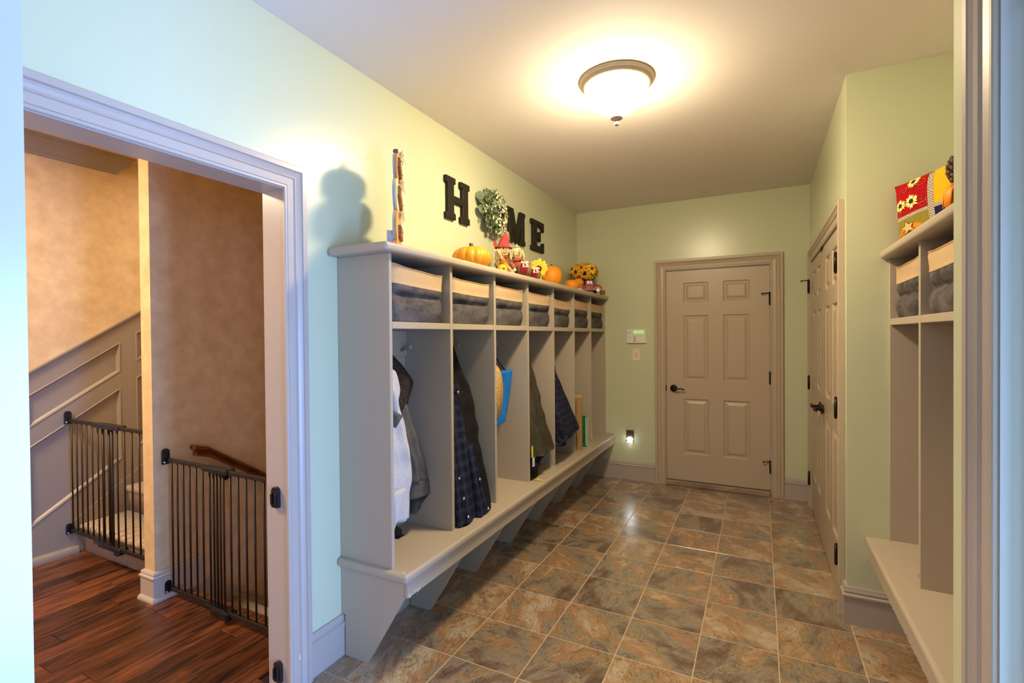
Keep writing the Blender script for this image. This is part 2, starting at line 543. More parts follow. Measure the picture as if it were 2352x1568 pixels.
    def build(s, name, mats, parent=None, origin=None):
        """link as ONE object; vertices are given in world space (or in the parent's space when the parent is local)"""
        if parent is not None:
            off = WO[parent.name]
        else:
            off = Vector(origin) if origin is not None else Vector((0, 0, 0))
        o = bpy.data.objects.new(name, s.mesh(name, mats, off))
        COL.objects.link(o)
        WO[o.name] = off
        if parent is not None:
            o.parent = parent
        else:
            o.location = off
        return o


def tag(o, label=None, cat=None, group=None, kind=None):
    if label:
        o['label'] = label
    if cat:
        o['category'] = cat
    if group:
        o['group'] = group
    if kind:
        o['kind'] = kind
    return o


def thing(name, base, label, cat, group=None, kind=None, local=False):
    o = bpy.data.objects.new(name, None)
    o.empty_display_size = 0.1
    COL.objects.link(o)
    o.location = base
    WO[o.name] = Vector((0, 0, 0)) if local else Vector(base)
    return tag(o, label, cat, group, kind)


def link_copy(o, parent=None):
    c = o.copy()
    COL.objects.link(c)
    c.parent = parent
    for ch in list(o.children):
        link_copy(ch, c)
    return c


def inst(name, me, parent, loc, rot=(0, 0, 0), sc=(1, 1, 1)):
    """a part that shares mesh data with its fellows"""
    o = bpy.data.objects.new(name, me)
    COL.objects.link(o)
    o.parent = parent
    o.location = Vector(loc) - WO[parent.name]
    o.rotation_euler = rot
    o.scale = sc
    WO[o.name] = Vector((0, 0, 0))
    return o


def struct(o, label, cat):
    return tag(o, label, cat, kind='structure')


CASE = [(0, 0), (0, .011), (.003, .014), (.010, .014), (.0125, .010), (.0145, .013), (.042, .015), (.045, .020), (.054, .016),
        (.064, .021), (.071, .026), (.0745, .022), (.077, .028), (.097, .028), (.100, .025), (.100, 0)]
BASEP = [(0, 0), (.016, 0), (.016, .138), (.022, .142), (.022, .150), (.013, .156), (.015, .166), (.011, .176), (.008, .187), (0, .187)]


def casing(s0, s1, z0, zt, f, prof=CASE):
    """mitred moulded casing round an opening; f(s, z, d) -> xyz"""
    mb = MB()
    nodes = [(s0, z0, -1, 0), (s0, zt, -1, 1), (s1, zt, 1, 1), (s1, z0, 1, 0)]
    rings = [[f(s + u * a, z + u * b, d) for u, d in prof] for s, z, a, b in nodes]
    return mb.loft(rings, smooth=False)


def sweep_xy(path, prof, mb=None):
    """baseboard: profile (out, z) along a polyline in plan; left of the travel direction is the room"""
    mb = mb or MB()
    rings = []
    n = len(path)
    P = [Vector(p) for p in path]
    for i in range(n):
        d1 = (P[i] - P[i - 1]).normalized() if i else None
        d2 = (P[i + 1] - P[i]).normalized() if i < n - 1 else None
        d1 = d1 or d2
        d2 = d2 or d1
        n1, n2 = Vector((-d1.y, d1.x)), Vector((-d2.y, d2.x))
        o = (n1 + n2)
        o = o / max(0.2, o.dot(n1)) if o.length > 1e-6 else n1
        rings.append([(P[i].x + o.x * u, P[i].y + o.y * u, z) for u, z in prof])
    return mb.loft(rings, smooth=False)


def panel_mb(s0, s1, z0, z1, f, loops=((0, 0), (.004, -.003), (.011, -.012), (.021, -.012), (.044, -.001), (.048, -.0005))):
    mb = MB()
    rings = []
    for ins, d in loops:
        rings.append([f(s0 + ins, z0 + ins, d), f(s1 - ins, z0 + ins, d), f(s1 - ins, z1 - ins, d), f(s0 + ins, z1 - ins, d)])
    n = 4
    vs = [p for r in rings for p in r]
    fs = []
    for a in range(len(rings) - 1):
        for i in range(4):
            j = (i + 1) % 4
            fs.append([a * 4 + i, a * 4 + j, (a + 1) * 4 + j, (a + 1) * 4 + i])
    fs.append([(len(rings) - 1) * 4 + i for i in range(4)])
    return mb.add(vs, fs)


def leaf_mb(s0, s1, z0, z1, panels, f, thick=0.035):
    mb = MB()
    cs = sorted({s0, s1} | {p[0] for p in panels} | {p[1] for p in panels})
    cz = sorted({z0, z1} | {p[2] for p in panels} | {p[3] for p in panels})
    for a, b in zip(cs, cs[1:]):
        for c, d in zip(cz, cz[1:]):
            if any(p[0] <= a and b <= p[1] and p[2] <= c and d <= p[3] for p in panels):
                continue
            mb.add([f(a, c, 0), f(b, c, 0), f(b, d, 0), f(a, d, 0)], [[0, 1, 2, 3]])
    A = [f(s0, z0, 0), f(s1, z0, 0), f(s1, z1, 0), f(s0, z1, 0)]
    B = [f(s0, z0, -thick), f(s1, z0, -thick), f(s1, z1, -thick), f(s0, z1, -thick)]
    mb.add(A + B, [[i, (i + 1) % 4, 4 + (i + 1) % 4, 4 + i] for i in range(4)] + [[7, 6, 5, 4]])
    return mb

# ================================================================== SETTING
H = 2.766
CAT = 'room'
fl = MB().box(-0.02, 2.74, -5.7, 0.0, -0.06, -0.0012).build('floor', GROUT)
struct(fl, 'mudroom floor of slate-look square tiles with pale joints', 'floor')
T = 0.3349
tm = MB().box(-T / 2 + .0024, T / 2 - .0024, -T / 2 + .0024, T / 2 - .0024, -0.006, 0.0, bev=0.0008, seg=1).mesh('tile', SLATE)
for i in range(-2, 8):
    for j in range(-9, 10):
        x0, x1 = 0.47 + i * T, 0.47 + (i + 1) * T
        y0, y1 = -2.783 + j * T, -2.783 + (j + 1) * T
        a0, a1, b0, b1 = max(x0, 0.0), min(x1, 2.62), max(y0, -5.6), min(y1, 0.0)
        if b0 > -2.1:
            a1 = min(a1, 2.14)
        if a1 - a0 < 0.01 or b1 - b0 < 0.01:
            continue
        inst('tile', tm, fl, ((a0 + a1) / 2, (b0 + b1) / 2, 0), (0, 0, 0), ((a1 - a0) / T, (b1 - b0) / T, 1))

ce = MB().box(-0.0, 2.75, -6.0, 0.0, H, H + 0.1).build('ceiling', CEIL)
struct(ce, 'flat white painted mudroom ceiling', 'ceiling')

# left wall with the wide cased opening to the stair hall
OY0, OY1, OZ = -4.72, -3.612, 2.078
mb = MB().box(-.12, 0, OY1 + .018, 0.0, 0, H).box(-.12, 0, -6.0, OY0 - .018, 0, H).box(-.12, 0, OY0 - .018, OY1 + .018, OZ + .018, H)
wl = mb.build('wall_left', WALL)
struct(wl, 'long mint green wall behind the seven-bay locker bench', 'wall')
mb = MB().box(-.128, 0.004, OY1, OY1 + .018, 0, OZ + .018).box(-.128, 0.004, OY0 - .018, OY0, 0, OZ + .018).box(-.128, .004, OY0, OY1, OZ, OZ + .018)
t1 = struct(mb.build('trim_1', TRIM), 'taupe jamb lining the wide opening to the stair hall', 'trim')
c = casing(OY0 - .003, OY1 - .005, 0, OZ + .004, lambda s, z, d: (d + .001, s, z)).build('casing', TRIMW, t1)
mb = MB()
mb.add([(.0165, -3.581, .118), (.0165, -3.569, .128), (.0165, -3.572, .147), (.0165, -3.583, .150)], [[0, 1, 2, 3]])
mb.v = [(x + .0015, y, z) for x, y, z in mb.v]
mb.add([(.0145, -3.581, .118), (.0145, -3.569, .128), (.0145, -3.572, .147), (.0145, -3.583, .150)], [[0, 1, 2, 3]])
mb.build('chip', CHIP, t1)

# back wall with the six-panel door
DX0, DX1, DZ = 0.915, 1.821, 2.093
mb = MB().box(-.12, DX0 - .012, 0, .12, 0, H).box(DX1 + .012, 2.25, 0, .12, 0, H).box(DX0 - .012, DX1 + .012, 0, .12, DZ + .012, H)
struct(mb.build('wall_back', WALL), 'mint green end wall around the six-panel door', 'wall')
# right wall with the closet doors
CY0, CY1, CZ = -1.845, -0.215, 2.06
mb = MB().box(2.13, 2.25, CY1 + .012, 0.0, 0, H).box(2.13, 2.25, -1.9, CY0 - .012, 0, H).box(2.13, 2.25, CY0 - .012, CY1 + .012, CZ + .012, H)
struct(mb.build('wall_right', WALL), 'short mint green wall holding the pair of closet doors', 'wall')
struct(MB().box(2.13, 2.74, -2.016, -1.9, 0, H).build('wall_alcove_back', WALL), 'mint green return wall at the far end of the right locker alcove', 'wall')
struct(MB().box(2.61, 2.74, -3.546, -2.016, 0, H).build('wall_alcove_side', WALL), 'mint green wall behind the locker in the alcove', 'wall')
# near part of the right wall, with the cased side doorway
SY0, SY1, SZ = -4.66, -3.80, 2.072
mb = MB().box(2.13, 2.25, SY1 + .018, -3.546, 0, H).box(2.25, 2.74, -3.66, -3.546, 0, H).box(2.13, 2.25, -4.92, SY0 - .018, 0, H).box(2.13, 2.25, SY0 - .018, SY1 + .018, SZ + .018, H)
struct(mb.build('wall_right_near', WALL), 'strip of mint green wall between the alcove and the side doorway', 'wall')
mb = MB().box(2.126, 2.28, SY1, SY1 + .018, 0, SZ + .018).box(2.126, 2.28, SY0 - .018, SY0, 0, SZ + .018).box(2.126, 2.28, SY0, SY1, SZ, SZ + .018)
mb.box(2.165, 2.20, SY1 - .012, SY1, 0, SZ).box(2.165, 2.20, SY0, SY0 + .012, 0, SZ).box(2.165, 2.20, SY0, SY1, SZ - .012, SZ)
t2 = struct(mb.build('trim_2', TRIM), 'taupe jamb of the side doorway at the near right', 'trim')
casing(SY0 - .004, SY1 + .004, 0, SZ + .004, lambda s, z, d: (2.129 - d, s, z)).build('casing', TRIMW, t2)
# wall the photograph is taken through
NX = 1.166
mb = MB().box(2.25, 5.2, -4.92, -4.80, 0, H).box(0, NX - .018, -4.92, -4.80, 0, H).box(2.06, 2.13, -4.92, -4.80, 0, H).box(NX - .018, 2.06, -4.92, -4.80, 2.093, H)  # first box is unseen, added to keep rear window light off the side jamb
struct(mb.build('wall_near', WALL), 'wall around the doorway nearest the viewer', 'wall')
mb = MB().box(NX - .018, NX, -4.925, -4.795, 0, 2.093).box(NX, 2.06, -4.925, -4.795, 2.075, 2.093).box(NX, NX + .011, -4.885, -4.845, 0, 2.075)
struct(mb.build('trim_3', TRIM), 'brightly lit doorway jamb at the near left edge', 'trim')

# baseboards
b1 = sweep_xy([(0, -0.002), (0, -3.515)], [(u, z) for u, z in BASEP])
struct(b1.build('baseboard_left', TRIM), 'taupe baseboard on the left wall under the locker bench', 'baseboard')
mb = sweep_xy([(DX0 - .095, 0), (0.018, 0)], BASEP)
sweep_xy([(2.128, 0), (DX1 + .095, 0)], BASEP, mb)
struct(mb.build('baseboard_back', TRIM), 'taupe baseboard on the end wall beside the door', 'baseboard')
mb = sweep_xy([(2.605, -2.016), (2.13, -2.016), (2.13, -1.946)], BASEP)
struct(mb.build('baseboard_right', TRIM), 'taupe baseboard wrapping the alcove corner under the right bench', 'baseboard')

# ------------------------------------------------------------------ back door
fB = lambda s, z, d: (s, 0.004 - d, z)
cols = [(1.078, 1.304), (1.432, 1.658)]
rows = [(0.314, 0.849), (1.025, 1.655), (1.782, 1.971)]
pans = [(a, b, c_, d_) for a, b in cols for c_, d_ in rows]


def door_parts(root, s0, s1, z0, z1, pans, f, m):
    lf = leaf_mb(s0, s1, z0, z1, pans, f).build('leaf', m, root)
    for p in pans:
        panel_mb(*p, f).build('panel', m, lf)
    return lf


d1 = thing('door_1', (1.368, 0.02, 0.0), 'closed taupe six-panel door in the end wall', 'door', kind='structure')
door_parts(d1, 0.918, 1.818, 0.055, 2.087, pans, fB, DOORP)
mb = MB().box(DX0 - .012, DX0, -.002, .11, 0, DZ + .012).box(DX1, DX1 + .012, -.002, .11, 0, DZ + .012).box(DX0, DX1, -.002, .11, DZ, DZ + .012)
mb.build('frame', DOORP, d1)
casing(DX0 - .005, DX1 + .005, 0, DZ + .005, lambda s, z, d: (s, -d - .001, z)).build('casing', DOORP, d1)
MB().box(DX0, DX1, -.030, .10, 0.0, .048, bev=.006).build('threshold', SILLW, d1)


def hinge(root, x, y, z, h, stop=None):
    mb = MB()
    mb.tube([(x, y, z - h / 2), (x, y, z + h / 2)], .0085, 10)
    for k in range(1, 5):
        zz = z - h / 2 + h * k / 5
        mb.lathe([(.0094, -.001), (.0094, .001)], (x, y, zz), 10)
    mb.ball((x, y, z + h / 2 + .004), .007, 8, 6)
    mb.ball((x, y, z - h / 2 - .004), .007, 8, 6)
    hg = mb.build('hinge', BRONZE, root)
    if stop:
        m2 = MB().tube([(x, y, z + h / 2), (x + stop[0] * .5, y + stop[1] * .5, z + h / 2), (x + stop[0], y + stop[1], z + h / 2 - .004)], [.004, .004, .004], 8)
        m2.ball((x + stop[0], y + stop[1], z + h / 2 - .004), .008, 8, 6)
        m2.build('door_stop_pin', BRONZE, hg)
    return hg


for z, st in ((1.827 - .01, (-.062, -.02)), (1.072, None), (.297, (-.055, -.02))):
    hinge(d1, 1.8195, -.008, z - (.03 if st else 0), .10, st)
# lever handle
mb = MB().lathe([(.0, -.004), (.030, -.006), (.034, -.010), (.033, -.016), (.022, -.020), (.014, -.024), (.013, -.045), (.0, -.046)][::1], (0.986, 0.004, .948), 24, axis='Y')
mb.lathe([(0.0, -.02), (.004, -.02), (.004, -.021), (0, -.021)], (0.986, 0, .972), 8, axis='Y')
hd = mb.build('rosette', BRONZE, d1)
pts = [(0.986, -.045, .944), (1.01, -.05, .943), (1.035, -.05, .947), (1.058, -.047, .948), (1.078, -.043, .943), (1.092, -.040, .936)]
MB().tube(pts, [.009, .008, .007, .0065, .006, .0045], 10).build('lever', BRONZE, hd)
MB().box(.909, .9185, -.006, .006, .918, .975, bev=.002).build('strike_plate', BRONZE, d1)

# ------------------------------------------------------------------ closet double doors
fR = lambda s, z, d: (2.124 - d, s, z)
CM = -1.03
d2 = thing('door_2', (2.14, CM, 0.0), 'pair of narrow taupe panelled closet doors in the right wall', 'door', kind='structure')
rws = [(0.30, 0.90), (1.055, 1.645), (1.752, 1.965)]
for lo, hi, cc in ((CY0 + .003, CM - .0015, [(-1.735, -1.515), (-1.40, -1.18)]), (CM + .0015, CY1 - .003, [(-.885, -.665), (-.55, -.33)])):
    door_parts(d2, lo, hi, .012, 2.052, [(a, b, c_, d_) for a, b in cc for c_, d_ in rws], fR, DOORP)
mb = MB().box(2.132, 2.24, CY0 - .012, CY0, 0, CZ + .012).box(2.132, 2.24, CY1, CY1 + .012, 0, CZ + .012).box(2.132, 2.24, CY0, CY1, CZ, CZ + .012)
mb.build('frame', DOORP, d2)
casing(CY0 - .002, CY1 + .002, 0, CZ + .004, lambda s, z, d: (2.129 - d, s, z)).build('casing', DOORP, d2)
for z in (1.848, 1.068, .276):
    hinge(d2, 2.1025, -1.848, z, .10)
for z, st in ((1.862, (-.05, -.01)), (1.061, None), (.258, None)):
    hinge(d2, 2.1025, -.213, z, .10, st)
for y, dy in ((-1.095, -.10), (-.965, .10)):
    mb = MB().lathe([(.0, -.004), (.030, -.006), (.034, -.010), (.033, -.016), (.020, -.020), (.012, -.024), (.012, -.056), (.0, -.058)], (2.124, y, .958), 20, axis='X')
    hd = mb.build('rosette', BRONZE, d2)
    MB().tube([(2.068, y, .958), (2.064, y + dy * .3, .957), (2.066, y + dy * .7, .962), (2.070, y + dy, .955)], [.011, .009, .008, .006], 10).build('lever', BRONZE, hd)
MB().box(2.112, 2.123, -1.05, -.985, 2.044, 2.058, bev=.002).box(2.110, 2.118, -1.02, -.95, 2.034, 2.044, bev=.002).build('ball_catch', BRONZE, d2)

# ------------------------------------------------------------------ stair hall
XF = -2.515
PX0, PX1, PY = -1.385, -1.285, -3.46
HC = 2.81
hf = MB().box(-2.7, -.02, -5.5, -3.30, -.06, -.010).build('floor_hall', SUBF)
struct(hf, 'dark brown plank floor of the stair hall', 'floor')
random.seed(3)
x = -2.52
PW = .122
pm = MB().box(-.5, .5, -.5, .5, -.010, 0, bev=0).mesh('plank', PLANK)
while x < -.03:
    x1 = min(x + PW, -.022)
    ymax = -3.299 if x1 < -1.30 else -3.335 if x1 < -.13 else OY1
    y = -5.45 - random.random() * .6
    while y < ymax - .01:
        L_ = random.uniform(.45, 1.25)
        ye = min(y + L_, ymax)
        y0 = max(y, -5.5)
        if ye - y0 > .03:
            q = MB().box(-(x1 - x) / 2 + .0009, (x1 - x) / 2 - .0009, -(ye - y0) / 2 + .0011, (ye - y0) / 2 - .0011, -.009, 0, bev=.0012, seg=1)
            inst('plank', q.mesh('plank', PLANK), hf, ((x + x1) / 2, (y0 + ye) / 2, random.uniform(-.0004, .0004)))
        y = ye
    x = x1
MB().box(-1.285, -.13, -3.333, -3.275, -.032, .002, bev=.010, seg=3).build('stair_nosing', PLANK, hf)

struct(MB().box(-2.66, XF, -5.5, -.6, -.1, 4.2).build('wall_hall_left', HALLW), 'sponged tan stair wall above the raking wainscot', 'wall')
struct(MB().box(PX0, PX1, PY, -.7, -2.3, HC + .6).build('wall_stair', HALLW), 'tan wall between the two flights with a bright end edge', 'wall')
mb = MB().box(-.135, -.1205, OY1 + .02, -.6, -2.3, HC).box(-.135, -.1205, -5.5, OY0 - .02, 0, HC).box(-.135, -.1205, OY0 - .02, OY1 + .02, OZ + .02, HC)
struct(mb.build('wall_hall_right', HALLW), 'tan stair hall face of the mudroom wall', 'wall')
struct(MB().box(-2.66, -.12, -.7, -.6, -2.3, 4.2).build('wall_hall_back', HALLW), 'tan wall at the head of the stairs', 'wall')
struct(MB().box(-2.66, -.12, -5.6, -5.5, -.1, HC).build('wall_hall_near', HALLW), 'tan wall at the near end of the stair hall', 'wall')
struct(MB().box(-2.66, -.12, -5.6, -.6, HC, HC + .1).build('ceiling_hall', HALLC), 'cream ceiling of the stair hall', 'ceiling')

# raking wainscot on the far wall
SL = .655
fW = lambda s, z, d: (XF + .020 + d, s, z + SL * (s + 3.32))
wc = [(-4.22, -3.685), (-3.585, -3.055), (-2.955, -2.42), (-2.32, -1.8)]
wr = [(.413, .940), (1.061, 1.277)]
wp = [(a, b, c_, d_) for a, b in wc for c_, d_ in wr]
w0 = leaf_mb(-5.0, -1.5, -.9, 1.408, wp, fW, thick=.02).build('trim_4', HALLT)
struct(w0, 'taupe raking wainscot with parallelogram panels along the stairs', 'trim')
for p in wp:
    panel_mb(*p, fW, loops=((0, 0), (.004, .004), (.010, .002), (.014, -.008), (.024, -.017))).build('panel', HALLT, w0)
mb = MB()
r = [[fW(s, 1.408 + a, b) for a, b in ((-.002, 0), (-.002, .012), (.012, .018), (.022, .018), (.022, -.02), (-.002, -.02))] for s in (-5.0, -1.5)]
mb.loft(r, smooth=False)
mb.build('cap_rail', HALLT, w0)
mb = MB().prism([(-3.357, .146), (-3.357, .217), (-1.7, .217 + .68 * 1.657), (-1.7, 0), (-3.10, 0), (-3.30, 0), (-3.357, 0)], 0, XF + .02, XF + .028)
mb.build('stair_skirt', HALLT, w0)
mb = MB().prism([(0, 0), (.030, 0), (.030, .018), (.026, .034), (.018, .044), (0, .05)], 1, -5.4, -3.33)
mb.v = [(XF + .018 + a, y, z) for a, y, z in mb.v]
struct(mb.build('trim_5', HALLT), 'pale quarter-round moulding at the foot of the wainscot', 'trim')
# crown moulding
pr = [(0, 2.69), (.014, 2.692), (.016, 2.706), (.030, 2.716), (.075, 2.772), (.082, 2.788), (.108, 2.792), (.110, HC), (0, HC)]
mb = MB().prism([(XF + a, z) for a, z in pr], 1, -5.5, -3.06)
mb.v = [(x, y + ((x - XF) * .8 if y > -4 else 0), z) for x, y, z in mb.v]
struct(mb.build('trim_6', HALLT), 'dark crown moulding ending above the stair wall', 'trim')

# partition baseboard, shoe and stair skirt
E1 = MB()
prf = [(0, 0), (.028, 0), (.028, .012), (.022, .024), (.016, .028), (.016, .128), (.022, .132), (.022, .139), (.014, .146), (.016, .155), (.010, .165), (0, .168)]
sweep_xy([(PX1, -3.20), (PX1, PY), (PX0, PY), (PX0, -3.33)], prf, E1)
pb = struct(E1.build('baseboard_hall', TRIM), 'taupe baseboard round the end of the stair wall', 'baseboard')
sk = MB().prism([(-3.205, .128), (-3.198, -.02), (-3.161, -.005), (-2.2, -.75), (-2.2, -1.2), (-3.30, -.35), (-3.30, 0), (-3.205, 0)], 0, PX1, PX1 + .014)
for a, b in ((0, .012), (-.05, .006)):
    sk.prism([(-3.161, .006 + a), (-2.2, -.739 + a), (-2.2, -.760 + a), (-3.161, -.015 + a)], 0, PX1, PX1 + .014 + b)
sk.build('stair_skirt', TRIM, pb)

# carpeted stairs up (behind the left gate) and down (behind the right gate)
random.seed(5)


def carpet_block(x0, x1, y0, y1, z0, z1, nose=.028):
    """one carpeted step: rounded nosing, slightly lumpy pile"""
    zt = z1
    pr = [(y0 + .012, z0), (y0 + .012, zt - .05), (y0 - .004, zt - .034), (y0 - .012, zt - .02), (y0 - .008, zt - .006), (y0 + .006, zt), (y0 + .05, zt + .001), (y1 + .012, zt), (y1 + .012, z0)]
    nx = max(2, int((x1 - x0) / .03))
    rings = []
    for i in range(nx + 1):
        xx = x0 + (x1 - x0) * i / nx
        rings.append([(xx, a + random.uniform(-.003, .003), b + random.uniform(-.003, .003) * (1 if b > z0 + .001 else 0)) for a, b in pr])
    return MB().loft(rings)


st = thing('stairs', (-1.95, -3.31, 0), 'beige carpeted stairs climbing behind the left safety gate', 'stairs', kind='structure')
for k in range(5):
    carpet_block(-2.487 if k == 0 else -2.483, PX0, -3.31 + .275 * k, -3.31 + .275 * (k + 1), -.02 + .19 * k, .19 * (k + 1)).build('step', CARPET, st)
sd = thing('stairs', (-.7, -3.27, -.2), 'beige carpeted stairs going down behind the right safety gate', 'stairs', kind='structure')
for k in range(5):
    carpet_block(PX1 + .014, -.135, -3.27 + .265 * k, -3.27 + .265 * (k + 1), -.19 * (k + 2), -.19 * (k + 1)).build('step', CARPET, sd)

# ------------------------------------------------------------------ handrail
hx = -1.215
hr = thing('handrail', (hx, -3.26, .80), 'dark stained wooden handrail descending along the stair wall', 'handrail')
pts = [(-3.285, .815), (-3.20, .79), (-2.80, .522), (-2.2, .12)]
prof = [(-.022, -.03), (.022, -.03), (.022, -.014), (.014, -.006), (.016, .006), (.028, .014), (.030, .022), (.020, .032), (0, .036), (-.020, .032), (-.030, .022), (-.028, .014), (-.016, .006), (-.014, -.006), (-.022, -.014)]
MB().loft([[(hx + a, y + (.012 if b < 0 else 0), z + b) for a, b in prof] for y, z in pts], smooth=False).build('rail', RAILW, hr)
for y, z in ((-3.05, .66), (-2.5, .29)):
    MB().tube([(hx, y, z), (hx, y, z - .04), (PX1 + .004, y, z - .06)], .007, 8).lathe([(.0, 0), (.026, .001), (.026, .006), (0, .008)], (PX1, y, z - .06), 14, axis='X').build('bracket', BRONZE, hr)

# ------------------------------------------------------------------ safety gates


def cup(mb, x, y, z, w=.038, h=.085, d=.016, ax='X'):
    """wall cup with rounded top and a slot"""
    n = 8
    pr = [(-w / 2, -h / 2), (w / 2, -h / 2)] + [(w / 2 * math.cos(PI * k / n), h / 2 - w / 2 + w / 2 * math.sin(PI * k / n)) for k in range(n + 1)]
    if ax == 'X':
        mb.prism([(y + a, z + b) for a, b in pr], 0, x, x + d)
        mb.box(x + d, x + d * 1.5, y - w * .42, y - w * .2, z - h * .35, z + h * .2, bev=.001, seg=1)
        mb.box(x + d, x + d * 1.5, y + w * .2, y + w * .42, z - h * .35, z + h * .2, bev=.001, seg=1)
    else:
        mb.prism([(x + a, z + b) for a, b in pr], 1, y, y - d)
        mb.box(x - w * .42, x - w * .2, y - d * 1.5, y - d, z - h * .35, z + h * .2, bev=.001, seg=1)
        mb.box(x + w * .2, x + w * .42, y - d * 1.5, y - d, z - h * .35, z + h * .2, bev=.001, seg=1)
    return mb


def gate(x0, x1, y, zb, zt, label, bars, cx0, cx1, wallx, thick=()):
    g = thing('safety_gate', ((x0 + x1) / 2, y, zb), label, 'gate', 'bronze safety gates across the stairs')
    R = .0085
    for z in (zb, zt):
        rl = MB().box(x0, (cx0 + cx1) / 2 + .1, y - .009, y + .009, z - .011, z + .011, bev=.003)
        rl.box((cx0 + cx1) / 2 - .1, x1, y - .030, y - .012, z - .011, z + .011, bev=.003)
        rl.build('rail', BLACKM, g)
        s = 1 if z == zt else -1
        lk = MB().box(cx0, cx1 - .03, y - .034, y + .014, z - .013, z + .013, bev=.005)
        lk.box(cx0 + .07, cx1 + .02, y - .040, y + .014, z - .016 + .003 * s, z + .012 + .003 * s, bev=.005)
        if s < 0:
            lk.box(cx1 - .04, cx1 + .012, y - .045, y + .012, z - .035, z + .012, bev=.008)
        lk.build('latch_sleeve', BLACKP, g)
    for xb in bars:
        yy = y if xb < (cx0 + cx1) / 2 else y - .021
        r_ = .0085 if xb in thick else .0052
        MB().tube([(xb, yy, zb), (xb, yy, zt)], r_, 8).build('bar', BLACKM, g)
    for z, h in ((zt + .022, .088), (zb + .012, .07)):
        b = cup(MB(), wallx, y - .01, z, ax='X', h=h).build('wall_cup', BLACKP, g)
        MB().ball((wallx + .022, y - .022, z - h * .36), .006, 8, 6).build('screw', STEEL, b)
    return g


gx = lambda f, l, r: l + (r - l) * f
L1, R1 = -2.46, -1.40
b1_ = [gx((v - 405) / (1065 - 405), L1, R1) for v in (405, 447, 490, 532, 577, 623, 663, 710, 760, 800, 852, 905, 955, 1010, 1065)]
gate(-2.485, -1.387, -3.365, .165, .918, 'left bronze safety gate closing the carpeted stairs up', b1_, b1_[5] - .005, b1_[9] + .02, XF + .021, thick=(b1_[6], b1_[7], b1_[8]))
L2, R2 = -1.235, -.555
xs2 = []
for v in (150, 197, 250, 305, 362, 420, 480, 513, 543, 574, 605, 635, 697, 765, 835):
    u = (v - 150) / (835 - 150)
    xs2.append(L2 + (R2 - L2) * (u * 1.12 - .12 * u * u))
xs2 += [-.49, -.42, -.35, -.28, -.21]
gate(-1.265, -.15, -3.39, .052, .782, 'right bronze safety gate closing the stairs down', xs2, xs2[6] - .02, xs2[11] + .03, PX1 + .001)

for z, n_ in ((.808, 'upper'), (.078, 'lower')):
    g = MB()
    cup(g, -.060, OY1, z, ax='Y')
    o = g.build('gate_bracket', BLACKP, origin=(-.060, OY1, z))
    tag(o, 'black empty gate bracket on the opening jamb, the %s one' % n_, 'bracket', 'gate brackets on the opening jamb')

# ================================================================== LOCKERS
FX = .306
YS = [-3.3205, -2.849, -2.379, -1.902, -1.429, -.957, -.485, -.0115]


def locker(name, label, base, ys, fx, sgn, wallx, y_end_a, y_end_b, top_z, over, legs=True, chips=True, near_over=.06):
    """built-in bench locker: fx(d) maps the distance from the wall to world x"""
    X = lambda d: wallx + sgn * d
    t = thing(name, base, label, 'locker')
    D = FX

    def bx(d0, d1, y0, y1, z0, z1, bev=.0015, seg=1):
        return MB().box(min(X(d0), X(d1)), max(X(d0), X(d1)), y0, y1, z0, z1, bev=bev, seg=seg)
    bx(.001, D + .039, y_end_a - near_over, y_end_b, top_z - .040, top_z, bev=.015, seg=4).build('top_board', LOCK, t)
    for k, y in enumerate(ys):
        hw = .0095 if k in (0, len(ys) - 1) else .0115
        a, b = y - hw, y + hw
        bx(.001, D, max(a, y_end_a), min(b, y_end_b), .455, top_z - .040).build('side_panel' if k == 0 else 'divider', LOCK, t)
    for a, b in zip(ys, ys[1:]):
        bx(.003, D - .001, a + .0116, b - .0116, 1.506, 1.537).build('shelf', LOCK, t)
    bx(.001, .005, y_end_a + .01, y_end_b, .45, top_z - .05, bev=0).build('back_panel', LOCK, t)
    for a, b in zip(ys, ys[1:]):
        rl = bx(.006, .022, a + .0125, b - .0125, 1.366, 1.505, bev=.003).build('hook_rail', LOCK, t)
        yc = (a + b) / 2
        for dy in (-.175, 0, .175):
            mb = MB().lathe([(.0075, .0), (.0075, .045), (.009, .050), (.0125, .058), (.0125, .066), (.006, .071), (0, .072)], (0, 0, 0), 12, axis='X')
            mb.v = [(X(.022 + abs(px)), yc + dy + py, 1.399 + pz + .25 * px) for px, py, pz in mb.v]
            mb.build('peg', LOCK, rl)
    bx(.001, .405, y_end_a - near_over * .42, y_end_b, .418, .456, bev=.014, seg=4).build('seat_board', LOCK, t)
    bx(.372, .390, y_end_a + .001, y_end_b, .347, .420, bev=.002).build('apron', LOCK, t)
    if legs:
        for k, y in enumerate(ys):
            a, b = max(y - .0095, y_end_a), min(y + .0095, y_end_b)
            poly = [(X(.024), .001), (X(.155), .001), (X(.371), .349), (X(.371), .419), (X(.002), .419), (X(.002), .192), (X(.024), .19)]
            MB().prism(poly, 1, a, b).build('leg', LOCK, t)
    return t


lk = locker('locker_bench', 'long taupe built-in locker bench with seven open bays on the left wall', (0.2, -1.66, 0), YS, None, 1, 0.0, -3.331, -.002, 1.875, None)
# bare spots where the paint has chipped off the near corner
random.seed(11)
mb = MB()


def chip(pts):
    c_ = Vector((sum(p[0] for p in pts), sum(p[1] for p in pts), sum(p[2] for p in pts))) / len(pts)
    n = (Vector(pts[1]) - Vector(pts[0])).cross(Vector(pts[2]) - Vector(pts[0])).normalized()
    if n.dot(Vector((1.7, -5, 1.4)) - c_) < 0:
        n = -n
    q = [Vector(p) + n * .0012 for p in pts]
    mb.add(q, [list(range(len(q)))])


